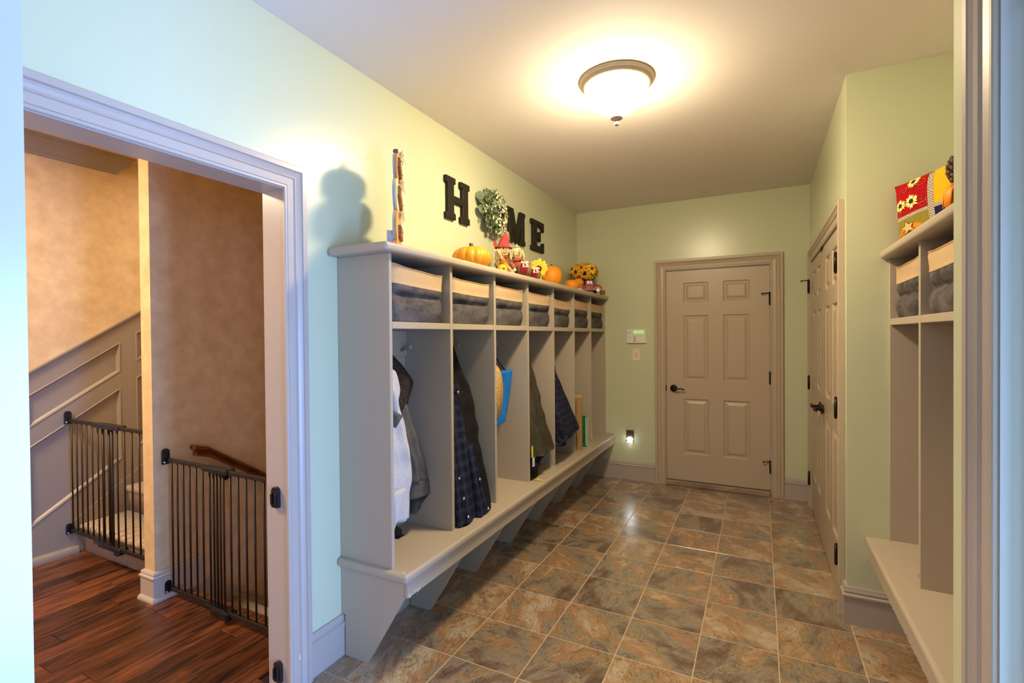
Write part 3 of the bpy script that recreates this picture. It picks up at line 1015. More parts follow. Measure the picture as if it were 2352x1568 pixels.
def blot(c_, u, v, ru, rv, n=9):
    c_, u, v = Vector(c_), Vector(u), Vector(v)
    chip([c_ + u * math.cos(2 * PI * k / n) * ru * random.uniform(.6, 1.15) + v * math.sin(2 * PI * k / n) * rv * random.uniform(.6, 1.15) for k in range(n)])


for k in range(9):
    blot((.3908, -3.325 + .009 * k + random.uniform(-.003, .003), .352 + random.uniform(0, .020) * (1 - k / 12)), (0, 1, 0), (0, 0, 1), .007, .006)
for k in range(4):
    blot((.387 - .012 * k * .6, -3.344 + .004 * k, .4562), (1, 0, 0), (0, 1, 0), .008, .006)
mb.build('paint_chips', CHIP, lk)['kind'] = 'stuff'

YR = [-2.0255 - .5035 * k for k in range(4)][::-1]
YR[0] = -3.536
rk = locker('locker_bench', 'taupe built-in locker bench in the alcove at the right', (2.45, -2.78, 0), YR, None, -1, 2.608, -3.545, -2.017, 1.868, None, near_over=0)
mb = MB()
for k in range(26):
    y = -2.45 - .03 * k + random.uniform(-.02, .02)
    blot((2.2176, y + random.uniform(-.01, .01), .350 + random.uniform(0, .006)), (0, 1, 0), (0, 0, 1), random.uniform(.003, .016), random.uniform(.0015, .0035), 9)
mb.build('paint_chips', CHIP, rk)['kind'] = 'stuff'

# ------------------------------------------------------------------ fabric bins


def fabric_bin(cy, w_, label, group, fx, sgn, hs=(0, 0), crease=.108, seed=0, z0=1.5372, shift=0.0, dent=.0):
    """soft bin: charcoal body, linen band; hs = extra height of the two front corners (near, far)"""
    rnd = random.Random(seed)
    dep = .272
    xc = fx - sgn * (dep / 2 + .006)
    t = thing('fabric_bin', (xc, cy, z0), label, 'basket', group)
    ph = [rnd.uniform(0, 6) for _ in range(6)]

    def ring(z, n=44, inset=0.0):
        h = .235
        u = z / h
        hw = (w_ / 2 - .018) + .020 * u + .006 * math.sin(PI * min(1, u / .6)) - inset
        hd = dep / 2 - .010 + .008 * u - inset
        out = []
        for k in range(n):
            a = 2 * PI * (k + .5) / n
            ca, sa = math.cos(a), math.sin(a)
            e = .22 + .25 * (1 - min(1, z / .03)) * .3
            x = hd * math.copysign(abs(ca) ** e, ca)
            y = hw * math.copysign(abs(sa) ** e, sa)
            fr = max(0, ca) ** .3
            yy = y / hw
            # pouch bulge, crease under the band, slack
            bul = .013 * math.exp(-((z - .052) / .04) ** 2) - .019 * math.exp(-((z - crease) / .012) ** 2) + .005 * math.exp(-((z - .14) / .02) ** 2)
            sl = .004 * math.sin(3.1 * yy + ph[0] + 18 * z) + .003 * math.sin(6.3 * yy + ph[1] - 30 * z)
            den = -dent * math.exp(-((yy + .95) / .22) ** 2 - ((z - .075) / .03) ** 2)
            if u < .98:
                x += fr * (1 - abs(yy) ** 6 * .8) * (bul + sl) + fr * den
            x += fr * -.014 * max(0, u - .62) * (1 - yy * yy) * 2
            zz = z
            if u > .3:
                g = (u - .3) / .7
                zz += g * (hs[0] * (1 - yy) / 2 + hs[1] * (1 + yy) / 2 - .012 * (1 - yy * yy)) * (.4 + .6 * max(0, ca * sgn * sgn) ** .5)
            out.append((xc + sgn * x, cy + shift + y, z0 + max(.0006, zz)))
        return out
    zs = [.0006, .006, .018, .03, .045, .06, .075, .09, crease - .008, crease, crease + .008, .13, .145, .156, .1600]
    MB().loft([ring(z) for z in zs]).build('body', DENIM, t)
    zb = [.1590, .162, .166, .18, .20, .22, .232, .236, .236, .23, .15]
    ins = [-.0015, -.0035, -.002, -.002, -.002, -.002, -.002, -.0035, .005, .006, .012]
    MB().loft([ring(z, inset=i) for z, i in zip(zb, ins)], cap=False).build('linen_band', LINEN, t)
    e1 = [Vector(p) for p in ring(.236, inset=-.002)]
    MB().tube(e1 + [e1[0]], .0030, 6).build('hem', LINENH, t)
    return t


words = ['first', 'second', 'third', 'fourth', 'fifth', 'sixth', 'seventh']
H_ = [(.030, .004), (.012, .006), (.012, .010), (.006, .008), (-.010, -.012), (.016, .004), (.006, .006)]
W_ = [.412, .432, .425, .432, .405, .42, .43]
SH = [-.008, 0, .0, .002, -.010, -.003, 0]
for k in range(7):
    c_ = (YS[k] + YS[k + 1]) / 2
    extra = {0: ', corner raised', 4: ', sitting lowest'}.get(k, '')
    fabric_bin(c_, W_[k], 'charcoal bin with linen band in the %s bay of the long locker' % words[k] + extra, 'fabric bins on the long locker shelf', FX - .004, 1,
               H_[k], crease=(.118, .112, .108, .112, .105, .100, .104)[k], seed=k, shift=SH[k], dent=.03 if k in (1, 4) else .0)
for k, nm in ((2, 'far'), (1, 'middle'), (0, 'near')):
    c_ = (YR[k] + YR[k + 1]) / 2
    fabric_bin(c_, .445, 'charcoal bin with linen band in the %s bay of the alcove locker' % nm, 'fabric bins on the alcove locker shelf', 2.608 - FX + .002, -1,
               (.010, .006), crease=.10, seed=20 + k)

# ================================================================== CEILING LIGHT
lx, ly = 1.09, -2.50
lp = thing('ceiling_light', (lx, ly, H), 'lit flush ceiling light with a frosted glass bowl and nickel ring', 'light')
MB().lathe([(0, 0), (.186, 0), (.188, -.008), (.182, -.016), (.172, -.020), (.170, -.030), (.160, -.036), (.152, -.034), (.150, -.02), (0, -.02)], (lx, ly, H), 64).build('ring', NICKEL, lp)
prof = [(.157, -.026), (.158, -.040)]
for k in range(0, 13):
    a = k / 12 * PI / 2
    prof.append((.157 * math.cos(a) ** .9, -.044 - .125 * math.sin(a) ** 1.15))
prof[-1] = (0, -.169)
mb = MB().lathe(prof, (lx, ly, H), 48)
for k, f_ in enumerate(mb.f):
    zz = H - sum(mb.v[i][2] for i in f_) / len(f_)
    mb.mi[k] = 0 if zz < .066 else 1 if zz < .095 else 2 if zz < .130 else 3
mb.build('glass_bowl', BOWLS, lp)
MB().lathe([(0, -.160), (.038, -.160), (.043, -.168), (.036, -.177), (.030, -.184), (.033, -.188), (.030, -.194), (.016, -.199), (.007, -.201), (.006, -.207), (.012, -.213), (.0135, -.220), (.009, -.228), (0, -.231)], (lx, ly, H), 24).build('finial', NICKEL, lp)

# ================================================================== END WALL FITTINGS
al = thing('alarm_keypad', (.629, 0, 1.458), 'white alarm keypad with a green display on the end wall', 'keypad')
MB().box(.534, .725, -.024, -.0005, 1.388, 1.528, bev=.004, seg=2).build('case', PLAST, al)
MB().box(.604, .606, -.0255, -.023, 1.392, 1.524).box(.606, .722, -.0255, -.023, 1.468, 1.470).build('lid_seam', IVORY, al)
MB().box(.603, .704, -.0265, -.023, 1.486, 1.511, bev=.001, seg=1).build('display', LCD, al)
mb = MB()
for r_ in range(2):
    x = .608
    random.seed(40 + r_)
    while x < .696:
        w2 = random.uniform(.004, .010)
        mb.box(x, x + w2, -.0272, -.0264, 1.500 - .009 * r_, 1.505 - .009 * r_)
        x += w2 + random.uniform(.0025, .006)
mb.build('display_text', GREENX, al)['kind'] = 'stuff'
for k in range(4):
    MB().box(.606, .623, -.0275, -.023, 1.448 - .0155 * k, 1.456 - .0155 * k, bev=.001, seg=1).build('button', BTN, al)
mb = MB()
for k in range(4):
    mb.box(.550, .568, -.0256, -.0236, 1.484 + .005 * k, 1.4862 + .005 * k)
mb.build('speaker_slots', BTN, al)
mb = MB()
for a in (0, .012):
    mb.box(.549, .557, -.0256, -.0236, 1.440 + a, 1.443 + a).box(.561, .571, -.0256, -.0236, 1.440 + a, 1.443 + a)
mb.build('printed_marks', BTN, al)

sw = thing('light_switch', (.625, 0, 1.268), 'ivory toggle light switch below the alarm keypad', 'switch')
MB().box(.589, .662, -.007, -.0005, 1.207, 1.331, bev=.003, seg=2).build('plate', IVORY, sw)
MB().box(.6205, .6300, -.017, -.006, 1.262, 1.280, bev=.002).build('toggle', IVORY, sw)
mb = MB()
for z in (1.242, 1.296):
    mb.lathe([(.0, -.0082), (.003, -.008), (.003, -.0065)], (.6255, 0, z), 10, axis='Y')
mb.box(.619, .632, -.0074, -.0068, 1.254, 1.286)
mb.build('screws', BTN, sw)

nl = thing('night_light', (.555, 0, .44), 'glowing night light on a dark outlet plate low on the end wall', 'night light')
MB().box(.519, .592, -.008, -.0005, .378, .502, bev=.003, seg=2).build('plate', BROWNP, nl)
mb = MB().prism([(.524, .497), (.587, .497), (.574, .45), (.537, .45)], 1, -.0105, -.0075)
mb.build('recess_face', BROWNP, nl)
MB().ball((.5555, -.012, .412), (.032, .022, .022), 16, 10).build('lens', LED, nl)
MB().box(.521, .590, -.014, -.007, .372, .386, bev=.002).build('lower_lip', PLAST, nl)
pl = bpy.data.lights.new('night_light_lamp', 'POINT')
pl.energy = .03
pl.color = (.92, .97, 1.0)
pl.shadow_soft_size = .012
po = bpy.data.objects.new('night_light_lamp', pl)
COL.objects.link(po)
po.parent = nl
po.location = Vector((.5555, -.032, .362)) - WO[nl.name]

# ================================================================== WALL LETTERS
z0, z1 = 2.204, 2.466
LETT = {
    'H': ((-2.470, -2.200), [(0, 0), (.38, 0), (.38, .14), (.31, .17), (.31, .42), (.69, .42), (.69, .17), (.62, .14), (.62, 0), (1, 0), (1, .14), (.93, .17), (.93, .83), (1, .86), (1, 1), (.62, 1), (.62, .86), (.69, .83), (.69, .58), (.31, .58), (.31, .83), (.38, .86), (.38, 1), (0, 1), (0, .86), (.07, .83), (.07, .17), (0, .14)]),
    'M': ((-1.640, -1.335), [(0, 0), (.33, 0), (.33, .12), (.27, .15), (.27, .64), (.46, 0), (.56, 0), (.75, .64), (.75, .15), (.68, .12), (.68, 0), (1, 0), (1, .12), (.95, .15), (.95, .85), (1, .88), (1, 1), (.72, 1), (.51, .34), (.29, 1), (0, 1), (0, .88), (.06, .85), (.06, .15), (0, .12)]),
    'E': ((-1.200, -.945), [(0, 0), (1, 0), (1, .32), (.90, .32), (.82, .18), (.40, .18), (.40, .42), (.58, .42), (.62, .34), (.72, .34), (.72, .66), (.62, .66), (.58, .58), (.40, .58), (.40, .82), (.82, .82), (.90, .70), (1, .70), (1, 1), (0, 1), (0, .86), (.10, .83), (.10, .17), (0, .14)]),
}
for ch, ((a, b), poly) in LETT.items():
    bm = bmesh.new()
    vs = [bm.verts.new((.002, a + u * (b - a), z0 + v * (z1 - z0))) for u, v in poly]
    f_ = bm.faces.new(vs)
    ex = bmesh.ops.extrude_face_region(bm, geom=[f_])
    for e_ in ex['geom']:
        if isinstance(e_, bmesh.types.BMVert):
            e_.co.x = .026
    front = [e_ for e_ in bm.edges if all(abs(v.co.x - .026) < 1e-5 for v in e_.verts)]
    bmesh.ops.bevel(bm, geom=front, offset=.003, segments=1, affect='EDGES')
    o = MB().bm(bm).build('wall_letter', LETTER, origin=(.002, (a + b) / 2, z0))
    tag(o, 'black wooden slab-serif letter %s on the green wall' % ch, 'letter', 'black letters spelling a word with the wreath')

# wreath as the letter O
random.seed(21)
wy, wz, wr_ = -1.905, 2.345, .098
wt = thing('wreath', (.002, wy, wz), 'round eucalyptus wreath with small white blossoms hung between the letters H and M', 'wreath')
ringp = [(.04 + .004 * math.sin(5 * a), wy + (wr_ + .006 * math.sin(3 * a)) * math.cos(a) * 1.15, wz + wr_ * math.sin(a)) for a in [2 * PI * k / 32 for k in range(33)]]
MB().tube(ringp, .018, 8).build('twig_ring', TWIG, wt)
bm = bmesh.new()
pts = [(0, 0, 0)]
lv = MB()
n = 10
rim = []
for k in range(n):
    a = 2 * PI * k / n
    rim.append((math.cos(a) * .030, math.sin(a) * .027 + .022, .004 * math.cos(2 * a) + .003))
lv.add([(0, .022, -.003)] + rim, [[0, 1 + k, 1 + (k + 1) % n] for k in range(n)], 0, True)
lv.tube([(0, -.02, -.004), (0, .0, -.003), (0, .022, -.002)], .0014, 5)
leaf_me = lv.mesh('leaf', LEAFG)


def face_rot(nrm, spin):
    q = Vector(nrm).to_track_quat('Z', 'Y')
    return (q.to_matrix() @ Matrix.Rotation(spin, 3, 'Z')).to_euler()


for k in range(90):
    a = random.uniform(0, 2 * PI)
    b = random.uniform(-1.3, 1.15)
    rr = wr_ + .052 * math.sin(b) + random.uniform(-.01, .012)
    x = .030 + .042 * max(0, math.cos(b)) * random.uniform(.6, 1.1)
    sz = random.uniform(.55, 1.0) * (1.25 if .5 * PI < a < 1.35 * PI else .75)
    nrm = (math.cos(b) + .5, math.sin(b) * math.cos(a) + random.uniform(-.5, .5) - .25, math.sin(b) * math.sin(a) + random.uniform(-.4, .5))
    inst('leaf', leaf_me, wt, (x, wy + rr * 1.15 * math.cos(a), wz + rr * math.sin(a)), face_rot(nrm, random.uniform(0, 6)), (sz, sz, sz))
fm = MB()
for k in range(5):
    a = 2 * PI * k / 5
    fm.ball((.006 * math.cos(a), .006 * math.sin(a), .001), (.0055, .0055, .003), 6, 4)
fm.ball((0, 0, .004), .004, 6, 4)
fl_me = fm.mesh('blossom', WHITEF)
for k in range(85):
    a = random.uniform(-1.9, 1.9) if k % 4 else random.uniform(0, 6.28)
    b = random.uniform(-1.1, 1.2)
    rr = wr_ + .06 * math.sin(b)
    nrm = (1, random.uniform(-.8, .4), random.uniform(-.5, .7))
    sz = random.uniform(.5, 1.15)
    inst('blossom', fl_me, wt, (.036 + .046 * max(0, math.cos(b)), wy + rr * 1.12 * math.cos(a), wz + rr * 1.0 * math.sin(a)), face_rot(nrm, 0), (sz, sz, sz))
sp = MB()
for k in range(420):
    a = random.uniform(0, 2 * PI)
    b = random.uniform(-1.3, 1.4)
    rr = wr_ + .05 * math.sin(b)
    p0 = Vector((.03 + .045 * max(0, math.cos(b)), wy + rr * 1.15 * math.cos(a), wz + rr * math.sin(a)))
    d = Vector((random.uniform(.1, .9), math.cos(a) * .8 + random.uniform(-.8, .8), math.sin(a) * .8 + random.uniform(-.8, .8))).normalized()
    L_ = random.uniform(.02, .045)
    s_ = d.cross(Vector((.3, .2, 1))).normalized() * .0045
    p1, p2 = p0 + d * L_ * .5, p0 + d * L_
    sp.add([p0, p1 + s_, p2, p1 - s_], [[0, 1, 2, 3]])
sp.build('sprigs', SPRIG, wt)['kind'] = 'stuff'

# ================================================================== CLOTHES AND BAGS IN THE BAYS
# rows of (z, y of near edge, y of far edge, x of the front)
G = {
    'sweat': [(1.321, -3.28, -3.179, 0.202), (1.307, -3.28, -3.146, 0.203), (1.268, -3.28, -3.134, 0.207), (1.216, -3.28, -3.128, 0.211), (1.167, -3.28, -3.155, 0.215), (1.114, -3.28, -3.142, 0.219), (1.025, -3.28, -3.111, 0.226), (0.927, -3.28, -3.089, 0.234), (0.85, -3.28, -3.075, 0.24), (0.787, -3.28, -3.076, 0.245), (0.732, -3.28, -3.102, 0.249), (0.681, -3.28, -3.108, 0.253), (0.614, -3.28, -3.12, 0.259)],
    'sweatfold': [(0.764, -3.28, -3.17, 0.275), (0.7, -3.28, -3.223, 0.279), (0.637, -3.28, -3.27, 0.283), (0.615, -3.285, -3.281, 0.284)],
    'sherpa': [(1.4, -3.26, -3.099, 0.127), (1.369, -3.26, -3.059, 0.129), (1.326, -3.26, -3.001, 0.131), (1.279, -3.26, -2.956, 0.134), (1.234, -3.26, -2.912, 0.136), (1.193, -3.26, -2.931, 0.138), (1.15, -3.26, -2.956, 0.14), (1.108, -3.26, -2.98, 0.142), (1.087, -3.26, -3.034, 0.143)],
    'slv': [(1.126, -3.06, -2.999, 0.143), (1.051, -3.056, -2.968, 0.148), (0.952, -3.041, -2.919, 0.154), (0.854, -3.015, -2.883, 0.16), (0.766, -2.994, -2.854, 0.165), (0.719, -2.988, -2.843, 0.168)],
    'cuff': [(0.719, -2.988, -2.843, 0.168), (0.679, -2.991, -2.831, 0.17), (0.637, -2.998, -2.823, 0.173)],
    'under': [(0.639, -2.982, -2.817, 0.163), (0.618, -2.985, -2.866, 0.164), (0.598, -2.991, -2.914, 0.165), (0.574, -2.998, -2.931, 0.167), (0.566, -3.003, -2.975, 0.167)],
    'blackj': [(1.422, -2.554, -2.531, 0.115), (1.398, -2.562, -2.511, 0.12), (1.332, -2.583, -2.491, 0.134), (1.265, -2.604, -2.47, 0.148), (1.182, -2.629, -2.421, 0.166), (1.114, -2.641, -2.4, 0.181), (0.996, -2.66, -2.413, 0.206), (0.869, -2.674, -2.431, 0.233), (0.742, -2.68, -2.443, 0.261), (0.614, -2.657, -2.441, 0.288), (0.487, -2.633, -2.44, 0.316), (0.443, -2.622, -2.447, 0.325), (0.427, -2.615, -2.49, 0.328)],
    'plaid1': [(1.237, -2.82, -2.693, 0.217), (1.195, -2.82, -2.681, 0.223), (1.147, -2.82, -2.68, 0.231), (1.059, -2.82, -2.662, 0.244), (0.984, -2.82, -2.645, 0.255), (0.885, -2.82, -2.638, 0.27), (0.789, -2.82, -2.64, 0.284), (0.668, -2.82, -2.639, 0.302), (0.546, -2.82, -2.634, 0.321), (0.46, -2.82, -2.633, 0.334), (0.496, -2.82, -2.8, 0.328)],
    'plaid2': [(0.85, -2.618, -2.582, 0.27), (0.749, -2.636, -2.569, 0.29), (0.648, -2.636, -2.561, 0.31), (0.547, -2.641, -2.548, 0.331), (0.463, -2.648, -2.529, 0.347), (0.46, -2.648, -2.565, 0.348)],
    'olive': [(1.286, -1.603, -1.564, 0.167), (1.238, -1.63, -1.537, 0.18), (1.155, -1.677, -1.54, 0.203), (1.004, -1.758, -1.527, 0.243), (0.871, -1.827, -1.52, 0.279), (0.754, -1.885, -1.504, 0.311), (0.686, -1.911, -1.489, 0.329), (0.62, -1.935, -1.471, 0.347), (0.633, -1.938, -1.629, 0.344)],
    'olives': [(1.181, -1.719, -1.659, 0.22), (1.048, -1.754, -1.625, 0.236), (0.882, -1.796, -1.601, 0.256), (0.751, -1.829, -1.599, 0.272), (0.66, -1.853, -1.634, 0.283), (0.545, -1.878, -1.692, 0.297)],
    'pants': [(0.662, -1.896, -1.541, 0.294), (0.607, -1.906, -1.507, 0.308), (0.585, -1.909, -1.557, 0.314), (0.566, -1.906, -1.688, 0.319), (0.532, -1.904, -1.742, 0.328), (0.528, -1.897, -1.777, 0.329)],
    'legs': [(0.589, -1.867, -1.672, 0.295), (0.52, -1.88, -1.717, 0.304), (0.462, -1.89, -1.735, 0.311), (0.434, -1.897, -1.736, 0.315), (0.446, -1.894, -1.832, 0.313)],
    'plaid3': [(1.202, -1.126, -1.098, 0.189), (1.139, -1.176, -1.092, 0.21), (1.063, -1.232, -1.066, 0.235), (0.987, -1.287, -1.039, 0.26), (0.871, -1.358, -0.995, 0.298), (0.775, -1.414, -0.964, 0.33), (0.676, -1.468, -0.923, 0.362), (0.668, -1.48, -1.046, 0.365), (0.648, -1.509, -1.174, 0.372), (0.647, -1.532, -1.357, 0.372), (0.626, -1.558, -1.488, 0.379)],
    'bag': [(1.236, -2.10, -1.922, 0.204), (1.138, -2.12, -1.943, 0.204), (1.022, -2.15, -1.982, 0.205), (0.911, -2.18, -2.034, 0.206), (0.888, -2.126, -2.048, 0.206)],
    'hat': [(1.286, -2.175, -2.163, 0.2), (1.243, -2.176, -2.115, 0.2), (1.183, -2.177, -2.092, 0.2), (1.123, -2.178, -2.08, 0.2), (1.052, -2.179, -2.094, 0.2), (0.984, -2.18, -2.132, 0.2), (0.932, -2.182, -2.17, 0.2)],
}
BAY = {'sweat': 0, 'sweatfold': 0, 'sherpa': 0, 'plaid1': 1, 'blackj': 1, 'olive': 3, 'olives': 3, 'pants': 3, 'legs': 3, 'plaid3': 4, 'bag': 2}


def cloth(key, thick=.07, folds=(5, .006), seed=0, ext=0.0, n=44, zmin=.463, rz=5, taper=1.0, lean=.0):
    """garment piece lofted through measured rows, with hanging folds"""
    rnd = random.Random(seed)
    rows = G[key]
    zs = [r[0] for r in rows]
    # keep z falling
    clean = [list(rows[0])]
    for r in rows[1:]:
        r = list(r)
        r[0] = min(r[0], clean[-1][0] - .004)
        clean.append(r)
    lim = YS[BAY[key]] + .0125 + .004 if key in BAY else None
    ph = [rnd.uniform(0, 6) for _ in range(5)]
    rings = []
    m_ = len(clean)
    dense = []
    for i in range(m_ - 1):
        for q in range(rz if i < m_ - 2 else rz + 1):
            u = q / rz
            dense.append([clean[i][k] * (1 - u) + clean[i + 1][k] * u for k in range(4)])
    for _ in range(3):          # soften the corners of the measured outline
        dense = [dense[0]] + [[(p[k] + 2 * c_[k] + n_[k]) / 4 for k in range(4)] for p, c_, n_ in zip(dense, dense[1:], dense[2:])] + [dense[-1]]
    for z, a, b, x in dense:
        if True:
            z = max(z, zmin)
            a -= ext
            if lim is not None:
                a = max(a, lim)
            a = min(a, b - .004)
            yc, hw = (a + b) / 2, (b - a) / 2
            th = thick * min(1, .35 + hw / .05) / 2
            fi = min(1, (clean[0][0] - z) / .25)
            ring = []
            for k in range(n):
                t = 2 * PI * k / n
                c_, s_ = math.cos(t), math.sin(t)
                y = yc + hw * math.copysign(abs(c_) ** .75, c_)
                w_ = math.sin(folds[0] * (y - a) / max(.08, b - a) * PI + ph[0] + 1.4 * math.sin(z * 5 + ph[1])) + .5 * math.sin(2.3 * folds[0] * (y - a) / max(.08, b - a) * PI + ph[2] + z * 7)
                crs = .35 * math.sin(z * 46 + 9 * (y - a) + ph[3]) * math.exp(-((z - .95) / .22) ** 2)
                xx = x - th + th * math.copysign(abs(s_) ** .8, s_) + folds[1] * (w_ * fi + crs) * (1 if s_ > 0 else .4) * (1 - c_ ** 8)
                ring.append((max(.026, xx), y, z))
            rings.append(ring)
    return MB().loft(rings)


PEGX, PEGZ = .08, 1.41
gs = thing('sweatshirt', (.2, -3.2, 1.32), 'light heather grey sweatshirt hanging in the first bay', 'sweatshirt')
cloth('sweat', .07, (3, .010), 1).build('body', SWEAT, gs)
sl = cloth('sweatfold', .05, (2, .005), 2).build('sleeve', SWEAT, gs)
cu = G['sweatfold'][-1]
MB().tube([(.222, -3.255, 1.31), (.236, -3.215, 1.20), (.245, -3.225, 1.10)], [.012, .016, .010], 10, flat=.6).build('shoulder_seam', SWEAT, gs)
MB().tube([(.226, -3.24, 1.125), (.250, -3.215, 1.10), (.246, -3.24, 1.06)], [.016, .024, .012], 10).build('hood_fold', GREYK, gs)['label'] = 'darker grey fold'
jk = thing('jacket', (.12, -3.05, 1.40), 'charcoal jacket with a dark sherpa hood hanging in the first bay', 'jacket')
cloth('sherpa', .075, (3, .014), 3).build('hood', SHERPA, jk)['label'] = 'dark fluffy sherpa hood'
cloth('slv', .085, (4, .008), 4).build('sleeve', GREYK, jk)
cloth('cuff', .095, (7, .002), 5).build('cuff', GREYK, jk)
cloth('under', .07, (3, .004), 6).build('hem', DARKK, jk)
bp_ = thing('slipper', (.07, -3.04, .457), 'small black slipper on the bench under the grey sweatshirt', 'shoe')
mb = MB().loft([[(.07 + rx_ * math.cos(2 * PI * k / 16) + ox, -3.04 + ry_ * math.sin(2 * PI * k / 16), .4572 + z) for k in range(16)] for z, rx_, ry_, ox in ((0, .048, .026, 0), (.012, .05, .028, 0), (.030, .046, .027, 0), (.045, .030, .020, -.012), (.052, .014, .010, -.02))])
mb.build('upper', BLACKC, bp_)
MB().box(.022, .118, -3.067, -3.013, .4565, .4600, bev=.001).build('sole', BLACKP, bp_)

ct = thing('coat', (.1, -2.6, 1.42), 'long black coat hanging in the second bay', 'coat')
cloth('blackj', .075, (5, .017), 7, ext=.09).build('body', BLACKC, ct)
s1 = thing('shirt', (.2, -2.75, 1.24), 'navy plaid snap-front shirt hanging before the black coat', 'shirt')
cloth('plaid1', .045, (3, .007), 8).build('body', PLAIDB, s1)
cloth('plaid2', .05, (2, .006), 9).build('front_flap', PLAIDB, s1)
MB().add([(.228, -2.735, 1.215), (.238, -2.69, 1.205), (.240, -2.665, 1.165), (.236, -2.70, 1.150), (.232, -2.735, 1.17), (.220, -2.735, 1.215), (.228, -2.69, 1.205), (.230, -2.665, 1.165), (.226, -2.70, 1.150), (.222, -2.735, 1.17)],
         [[0, 1, 2, 3, 4], [9, 8, 7, 6, 5]] + [[i, (i + 1) % 5, 5 + (i + 1) % 5, 5 + i] for i in range(5)]).build('collar', PLAIDB, s1)
for y, z, x in ((-2.77, .60, .319), (-2.755, .50, .337), (-2.785, .71, .302), (-2.70, 1.16, .243), (-2.59, .655, .313), (-2.56, .485, .349)):
    MB().lathe([(0, .0065), (.004, .006), (.0075, .004), (.0085, .001), (.0085, -.004)], (x, y, z), 12, axis='X').build('snap', STEEL, s1)

ht = thing('straw_hat', (.2, -2.24, 1.11), 'woven straw hat hanging in the third bay', 'hat')
HM = Matrix.Translation((.232, -2.257, 1.112)) @ Matrix.Diagonal((1, .61, 1, 1))
brim = [(.172 - .0775 * k / 22, .004 + (.004 if k % 2 else -.001) - .006 * math.sin(PI * k / 22)) for k in range(23)]
mb = MB().lathe([(.172, -.006), (.176, .0)] + brim + [(.088, .03), (.075, .07), (.045, .088), (0, .092)], (0, 0, 0), 48, axis='X')
mb.v = [(-a * .9, y, z) for a, y, z in mb.v]
mb.xf(HM).build('hat_body', STRAW, ht)
MB().lathe([(.0895, .012), (.0905, .014), (.0890, .030), (.0875, .030)], (0, 0, 0), 40, axis='X').xf(Matrix.Translation((.232, -2.257, 1.112)) @ Matrix.Diagonal((-.9, .61, 1, 1))).build('hat_band', BURLAP, ht)
bg = thing('tote_bag', (.15, -2.0, 1.24), 'bright blue cloth tote bag hanging in the third bay', 'bag')
cloth('bag', .035, (3, .002), 10, ext=.08).build('bag_body', BLUEB, bg)
MB().tube([(.190, -2.025, 1.230), (.15, -2.085, 1.32), (.088, -2.136, 1.405), (.12, -2.15, 1.33), (.17, -2.165, 1.235)], [.010] * 5, 8, flat=.35).build('strap', mat('dark_blue_strap', lin('#123a66'), rough=.7, var=.05), bg)

ol = thing('jacket', (.16, -1.7, 1.28), 'olive canvas jacket hanging in the fourth bay', 'jacket')
cloth('olive', .11, (4, .016), 11, ext=.05).build('body', OLIVE, ol)
cloth('olives', .07, (2, .010), 12, ext=.03).build('sleeve', OLIVE, ol)
MB().tube([(.12, -1.74, 1.30), (.14, -1.70, 1.32), (.16, -1.63, 1.29), (.168, -1.60, 1.25)], [.012, .02, .02, .012], 10, flat=.6).build('collar', OLIVE, ol)
tr = thing('trousers', (.3, -1.8, .62), 'black trousers hanging under the olive jacket', 'trousers')
cloth('pants', .08, (3, .006), 13).build('seat', BLACKC, tr)
cloth('legs', .08, (2, .006), 14, ext=.03).build('leg', BLACKC, tr)
tg = MB().box(.318, .320, -1.893, -1.868, .62, .70, bev=.0005, seg=1)
o = tag(tg.build('paper_tag', YTOY, origin=(.319, -1.88, .70)), 'small yellow tag on the olive jacket hem', 'tag')
tg = MB().box(.322, .324, -1.890, -1.852, .555, .618, bev=.0005, seg=1)
tag(tg.build('paper_tag', LBLUE, origin=(.323, -1.87, .618)), 'pale blue tag hanging below the yellow tag', 'tag')
ys_ = thing('yellow_strap', (.36, -1.86, .457), 'short yellow strap lying on the bench edge below the black trousers', 'strap')
MB().tube([(.318, -1.872, .4605), (.335, -1.845, .463), (.352, -1.862, .4605), (.372, -1.852, .4615), (.392, -1.868, .461)], [.004, .005, .006, .005, .004], 8, flat=.5).build('strip', YTOY, ys_)
MB().ball((.345, -1.842, .4625), (.010, .008, .005), 10, 6).ball((.392, -1.868, .4605), (.006, .006, .004), 8, 6).build('end_clip', YTOY, ys_)

s2 = thing('shirt', (.2, -1.2, 1.2), 'navy plaid flannel shirt hanging in the fifth bay', 'shirt')
cloth('plaid3', .09, (3, .010), 15, ext=.03).build('body', PLAID, s2)
MB().tube([(.13, -1.18, 1.21), (.16, -1.14, 1.225), (.185, -1.115, 1.205)], [.010, .016, .010], 8).build('collar', BLACKC, s2)
MB().tube([(.16, -1.30, 1.12), (.24, -1.335, .98), (.31, -1.36, .80), (.345, -1.365, .60)], [.028, .040, .042, .038], 12, flat=.7).build('sleeve', PLAIDB, s2)

bx_ = thing('cardboard_box', (.23, -.845, .457), 'tall narrow brown cardboard box standing in the sixth bay', 'box')
MB().box(.12, .330, -.862, -.832, .4568, .915, bev=.002).build('carton', CARD, bx_)
MB().box(.125, .326, -.8645, -.858, .918, .930, bev=.001).box(.125, .326, -.832, -.826, .915, .94, bev=.001).build('top_flap', LINEN, bx_)
MB().box(.205, .206 + .08, -.8632, -.8618, .50, .90).build('tape', CRATE, bx_)
gb = thing('game_box', (.27, -.70, .457), 'thin dark green box standing beside the cardboard box', 'box')
MB().box(.20, .333, -.722, -.690, .4568, .735, bev=.002).build('carton', GREENX, gb)
MB().box(.334, .336, -.722, -.690, .4568, .735).box(.322, .331, -.7232, -.7221, .47, .73).build('pale_edge', PALEG, gb)

# ================================================================== AUTUMN DECORATIONS ON THE LONG LOCKER
TZ = 1.8753


